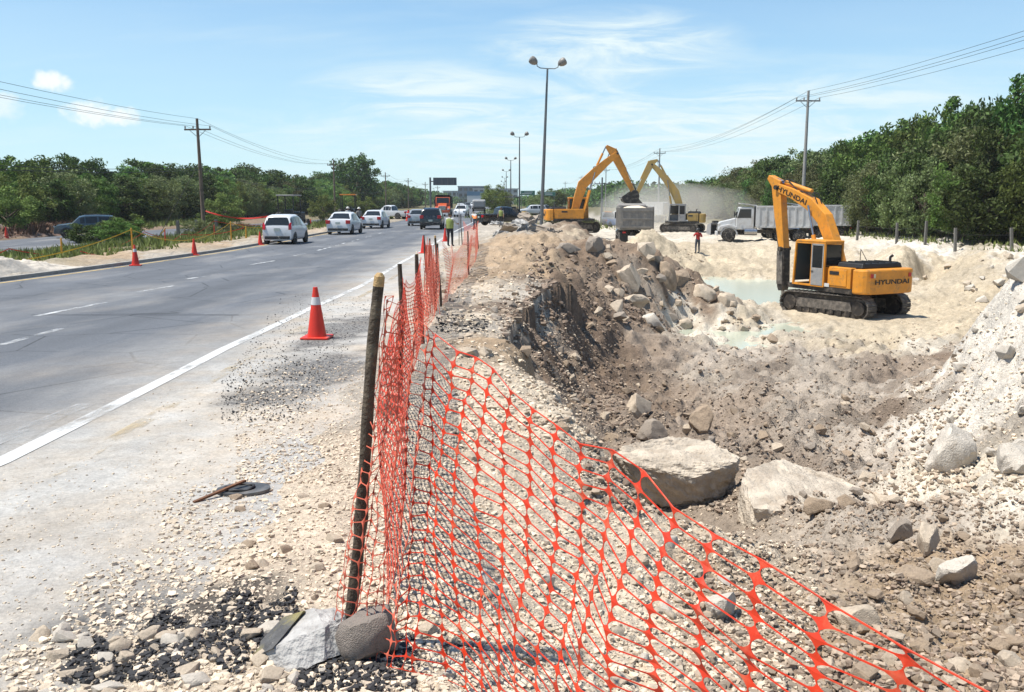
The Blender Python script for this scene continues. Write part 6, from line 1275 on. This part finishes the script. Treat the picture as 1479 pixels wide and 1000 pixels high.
blades('grass', 'grass_blade', 'patchy green grass and weeds on the median and verges', [(9000, -23, 14, -16, 48, .12, .42), (9000, -24, 40, -15.3, 95, .12, .5), (3000, -44, 84, -37, 125, .2, .7), (3000, -21, 95, -15, 160, .15, .5), (5000, -6.5, 118, 3.5, 240, .1, .35), (4000, 28, 40, 34, 110, .15, .5), (2500, 4, 100, 12, 160, .15, .5)], 31)
blades('dry_brush', 'dry_brush', 'reddish dead brush heaped along the cleared wood edge', [(6500, -41.5, 48, -37, 84, .25, 1.1)], 32)
# white earth dumped along the verge
rg = np.random.default_rng(8)
hp = empty('earth_pile', (-14.6, 23, gz(-14.6, 23)), 0, 'low white earth pile dumped along the verge at the left edge', 'earth pile')
gxp, gyp = np.meshgrid(np.linspace(-1.1, 1.1, 60), np.linspace(-7, 6.5, 200)); prof = np.clip(1 - (gxp / 1.05) ** 2, 0, 1) * np.clip(1 - (np.abs(gyp) / 6.6) ** 4, 0, 1); zz = prof * (.34 + .2 * fbm(gxp * 2, gyp * .8, 4, 55)) + prof * fbm(gxp * 7, gyp * 7, 3, 56) * .07
i = np.arange(zz.size).reshape(zz.shape); from_np('heap', np.stack([gxp.ravel(), gyp.ravel(), zz.ravel() - .06 + (height(gxp.ravel() - 14.6, gyp.ravel() + 23) - gz(-14.6, 23))], 1), np.stack([i[:-1, :-1].ravel(), i[:-1, 1:].ravel(), i[1:, 1:].ravel(), i[1:, :-1].ravel()], 1), 'limestone_white', hp, True)

dhp = empty('debris_heap', (-38.6, 66, -.5), 0, 'heap of red brown cleared brush and broken stone below the left wood', 'debris heap')
gxp, gyp = np.meshgrid(np.linspace(-2.1, 2.1, 60), np.linspace(-20, 16, 260)); prof = np.clip(1 - (gxp / 2.05) ** 2, 0, 1) * np.clip(1 - (np.abs(gyp) / 19) ** 6, 0, 1); zz = prof * (.75 + .5 * fbm(gxp * .9, gyp * .35, 3, 65)) + prof * fbm(gxp * 3, gyp * 3, 3, 66) * .3
i = np.arange(zz.size).reshape(zz.shape); from_np('heap', np.stack([gxp.ravel(), gyp.ravel(), zz.ravel() - .1], 1), np.stack([i[:-1, :-1].ravel(), i[:-1, 1:].ravel(), i[1:, 1:].ravel(), i[1:, :-1].ravel()], 1), mat('brush_earth', (.20, .115, .075), .95, var=.5, scale=2.5, bump=.8, bscale=6, dirt=((.55, .50, .45), .25, 1.8)), dhp, True)
rg = np.random.default_rng(9); tw = MB()
for _ in range(420):
    a = rg.uniform(0, 6.28); x, y = rg.uniform(-1.9, 1.9), rg.uniform(-19, 15); d = Vector((math.cos(a), math.sin(a), rg.uniform(-.1, .9))) * rg.uniform(.3, .9); p = Vector((x, y, .45 * (1 - (x / 2) ** 2) + .15)); tw.tube([p - d * .5, p + d * .6], [.035, .012], 4)
tw.build('branches', 'dry_brush', dhp)['kind'] = 'stuff'

# ================================================================== PEOPLE
def person(p, rz, label, pose, shirt, legs, hat=None, vest=None, hgt=1.7, held=None):
    root = empty('person', p, rz, label, 'person'); k = hgt / 1.7
    J = dict(pel=(0, 0, .95), ch=(0, 0, 1.28), nk=(0, 0, 1.46), hd=(0, .02, 1.60), tp=(0, .01, 1.70), ls=(-.19, 0, 1.40), rs=(.19, 0, 1.40), le=(-.25, .02, 1.12), re=(.25, .02, 1.12), lw=(-.26, .12, .88), rw=(.26, .12, .88), lf=(-.27, .16, .80), rf=(.27, .16, .80), lh=(-.10, 0, .90), rh=(.10, 0, .90), lk=(-.11, .02, .50), rk=(.11, .02, .50), la=(-.12, 0, .09), ra=(.12, 0, .09), lt=(-.13, .16, .04), rt=(.13, .16, .04))
    J.update(pose); N = list(J); rad = dict(pel=.145, ch=.155, nk=.06, hd=.105, tp=.075, ls=.075, rs=.075, le=.05, re=.05, lw=.036, rw=.036, lf=.045, rf=.045, lh=.10, rh=.10, lk=.068, rk=.068, la=.05, ra=.05, lt=.042, rt=.042)
    E = [('pel', 'ch'), ('ch', 'nk'), ('nk', 'hd'), ('hd', 'tp'), ('ch', 'ls'), ('ls', 'le'), ('le', 'lw'), ('lw', 'lf'), ('ch', 'rs'), ('rs', 're'), ('re', 'rw'), ('rw', 'rf'), ('pel', 'lh'), ('lh', 'lk'), ('lk', 'la'), ('la', 'lt'), ('pel', 'rh'), ('rh', 'rk'), ('rk', 'ra'), ('ra', 'rt')]
    me = bpy.data.meshes.new('body'); me.from_pydata([Vector(J[n]) * k for n in N], [(N.index(a), N.index(c)) for a, c in E], []); o = bpy.data.objects.new('body', me); COL.objects.link(o)
    md = o.modifiers.new('skin', 'SKIN'); md.use_smooth_shade = True
    for i, n in enumerate(N): sv = me.skin_vertices[0].data[i]; sv.radius = (rad[n] * k, rad[n] * k * (.72 if n in ('ch', 'pel') else 1)); sv.use_root = (n == 'pel')
    o.modifiers.new('sub', 'SUBSURF').levels = 2
    dg = bpy.context.evaluated_depsgraph_get(); nm_ = bpy.data.meshes.new_from_object(o.evaluated_get(dg)); bpy.data.objects.remove(o); nm_.materials.clear()
    for m in (shirt, legs, 'skin', 'boot'): nm_.materials.append(MATS[m])
    nk, pe = Vector(J['nk']) * k, Vector(J['pel']) * k; sg = [(Vector(J[a]) * k, Vector(J[c]) * k, mi) for a, c, mi in (('pel', 'ch', 0), ('ch', 'nk', 0), ('nk', 'hd', 2), ('hd', 'tp', 2), ('ls', 'le', 0), ('rs', 're', 0), ('le', 'lw', 2), ('re', 'rw', 2), ('lw', 'lf', 2), ('rw', 'rf', 2), ('lh', 'lk', 1), ('rh', 'rk', 1), ('lk', 'la', 1), ('rk', 'ra', 1), ('la', 'lt', 3), ('ra', 'rt', 3), ('pel', 'lh', 1), ('pel', 'rh', 1))]
    for f in nm_.polygons:
        c = f.center; best = min(sg, key=lambda s: ((c - s[0]) - (s[1] - s[0]) * max(0, min(1, (c - s[0]).dot(s[1] - s[0]) / max(1e-6, (s[1] - s[0]).length_squared)))).length); f.material_index = best[2]; f.use_smooth = True
    b_ = bpy.data.objects.new('body', nm_); COL.objects.link(b_); b_.parent = root
    hd = Vector(J['hd']) * k; up = (Vector(J['tp']) - Vector(J['hd'])).normalized()
    def cap(nm2, m, r, s0, s1): MB().loft([[hd + up * (d * k) + Vector((math.cos(6.2832 * q / 14) * rr * k, math.sin(6.2832 * q / 14) * rr * k, 0)) for q in range(14)] for d, rr in ((s0, r), (s0 + .03, r * .98), ((s0 + s1) / 2, r * .9), (s1, r * .5))]).build(nm2, m, root, 50)
    cap('hair', 'hair', .112, .0, .115)
    if hat: cap('hard_hat', hat, .130, .045, .16); MB().tube([hd + up * .045 * k, hd + up * .058 * k], [.165 * k, .15 * k], 14).build('hat_brim', hat, root)
    if vest:
        a, c = Vector(J['pel']) * k, Vector(J['ch']) * k; n = 16; rings = []
        for t, rx, ry in ((-.1, .185, .15), (.4, .19, .155), (.9, .205, .16), (1.25, .19, .14), (1.42, .12, .11)): q = a.lerp(c, t); rings.append([q + Vector((math.cos(6.2832 * i / n) * rx * k, math.sin(6.2832 * i / n) * ry * k, 0)) for i in range(n)])
        MB().loft(rings, False).build('safety_vest', vest, root, 60)
    return root
arm_raise = dict(re=(.32, .16, 1.18), rw=(.30, .34, 1.30), rf=(.30, .38, 1.38))
person((-3.05, 44, float(zr(44))), R(-25), 'worker in lime vest holding a flag pole on the edge line', dict(re=(.30, .10, 1.16), rw=(.30, .30, 1.14), rf=(.30, .36, 1.14)), 'shirt_white', 'trousers_dark', None, 'vest_lime', 1.66)
fl = empty('flag_staff', (-2.62, 44.15, float(zr(44))), 0, 'thin wooden staff held upright by the flagging worker', 'staff'); MB().tube([(0, 0, .02), (.02, 0, 2.15)], .016, 6).build('rod', 'pole_wood', fl); box('flag', (.1, 0, 1.35), (.04, .03, .5), 'trousers_dark', fl)
person((12.6, 60.5, gz(12.6, 60.5)), R(15), 'man in red shirt and jeans walking by the water', dict(le=(-.30, .02, 1.2), lw=(-.20, .2, 1.30), lf=(-.14, .22, 1.36), re=(.30, -.02, 1.16), rw=(.22, .16, 1.22), rf=(.14, .2, 1.26), lk=(-.11, .06, .5), la=(-.12, .02, .09), lt=(-.13, .18, .04)), 'shirt_red', 'jeans', 'black_plastic', None, 1.66)
person((-.95, 78, gz(-.95, 78)), R(160), 'worker in lime vest standing beside the black pickup', dict(), 'shirt_grey', 'trousers_dark', None, 'vest_lime', 1.7)
person((-2.85, 69.5, float(zr(69))), R(20), 'worker in orange vest bending over at the far end of the net', dict(ch=(0, .28, 1.16), nk=(0, .42, 1.24), hd=(0, .52, 1.30), tp=(0, .6, 1.36), ls=(-.19, .34, 1.22), rs=(.19, .34, 1.22), le=(-.22, .42, .94), re=(.22, .42, .94), lw=(-.18, .46, .68), rw=(.18, .46, .68), lf=(-.17, .48, .6), rf=(.17, .48, .6)), 'shirt_white', 'jeans', 'helmet', 'vest_orange', 1.68)
for x, y, sh, lab in ((-13.9, 76, 'shirt_white', 'worker in white shirt beside the leading sedan'), (-13.3, 78, 'shirt_grey', 'worker in grey shirt behind the leading sedan')): person((x, y, gz(x, y)), R(30), lab, dict(), sh, 'trousers_dark', 'helmet', None, 1.7)

# ================================================================== AIR
dm = bpy.data.materials.new('dust_air'); dm.use_nodes = True; nt = dm.node_tree; nt.nodes.remove(nt.nodes['Principled BSDF']); pv = nt.nodes.new('ShaderNodeVolumePrincipled'); pv.inputs['Color'].default_value = (.98, .94, .86, 1); pv.inputs['Density'].default_value = .028; pv.inputs['Anisotropy'].default_value = .2
nt.links.new(pv.outputs[0], nt.nodes['Material Output'].inputs['Volume']); MATS['dust_air'] = dm
for i, (x, y, z, a, b2, c) in enumerate(((17, 101, 1.6, 7, 5, 3.0), (14, 99, 1.0, 4.5, 4, 2.0), (19.5, 105, 1.2, 10, 7, 3.2))):
    v, f = ico(3); vv = v * (1 + .22 * fbm(v[:, 0] * 2 + i, v[:, 1] * 2 + v[:, 2] * 1.7, 3, 60 + i))[:, None] * np.array([a, b2, c]) + np.array([x, y, z])
    o = from_np('dust', vv, f, dm, None, True); tag(o, 'pale dust drifting round the yellow excavator', None, None, 'stuff')
# humid air over the whole site
hz_m = bpy.data.materials.new('humid_air'); hz_m.use_nodes = True; nt = hz_m.node_tree; nt.nodes.remove(nt.nodes['Principled BSDF']); pv = nt.nodes.new('ShaderNodeVolumePrincipled'); pv.inputs['Color'].default_value = (.90, .96, 1.0, 1); pv.inputs['Density'].default_value = .00016; pv.inputs['Anisotropy'].default_value = .1
nt.links.new(pv.outputs[0], nt.nodes['Material Output'].inputs['Volume']); MATS['humid_air'] = hz_m
tag(MB().box((0, 330, 6.5), (900, 760, 21)).build('haze', 'humid_air'), 'thin pale humid air over the road and the works', None, None, 'stuff')
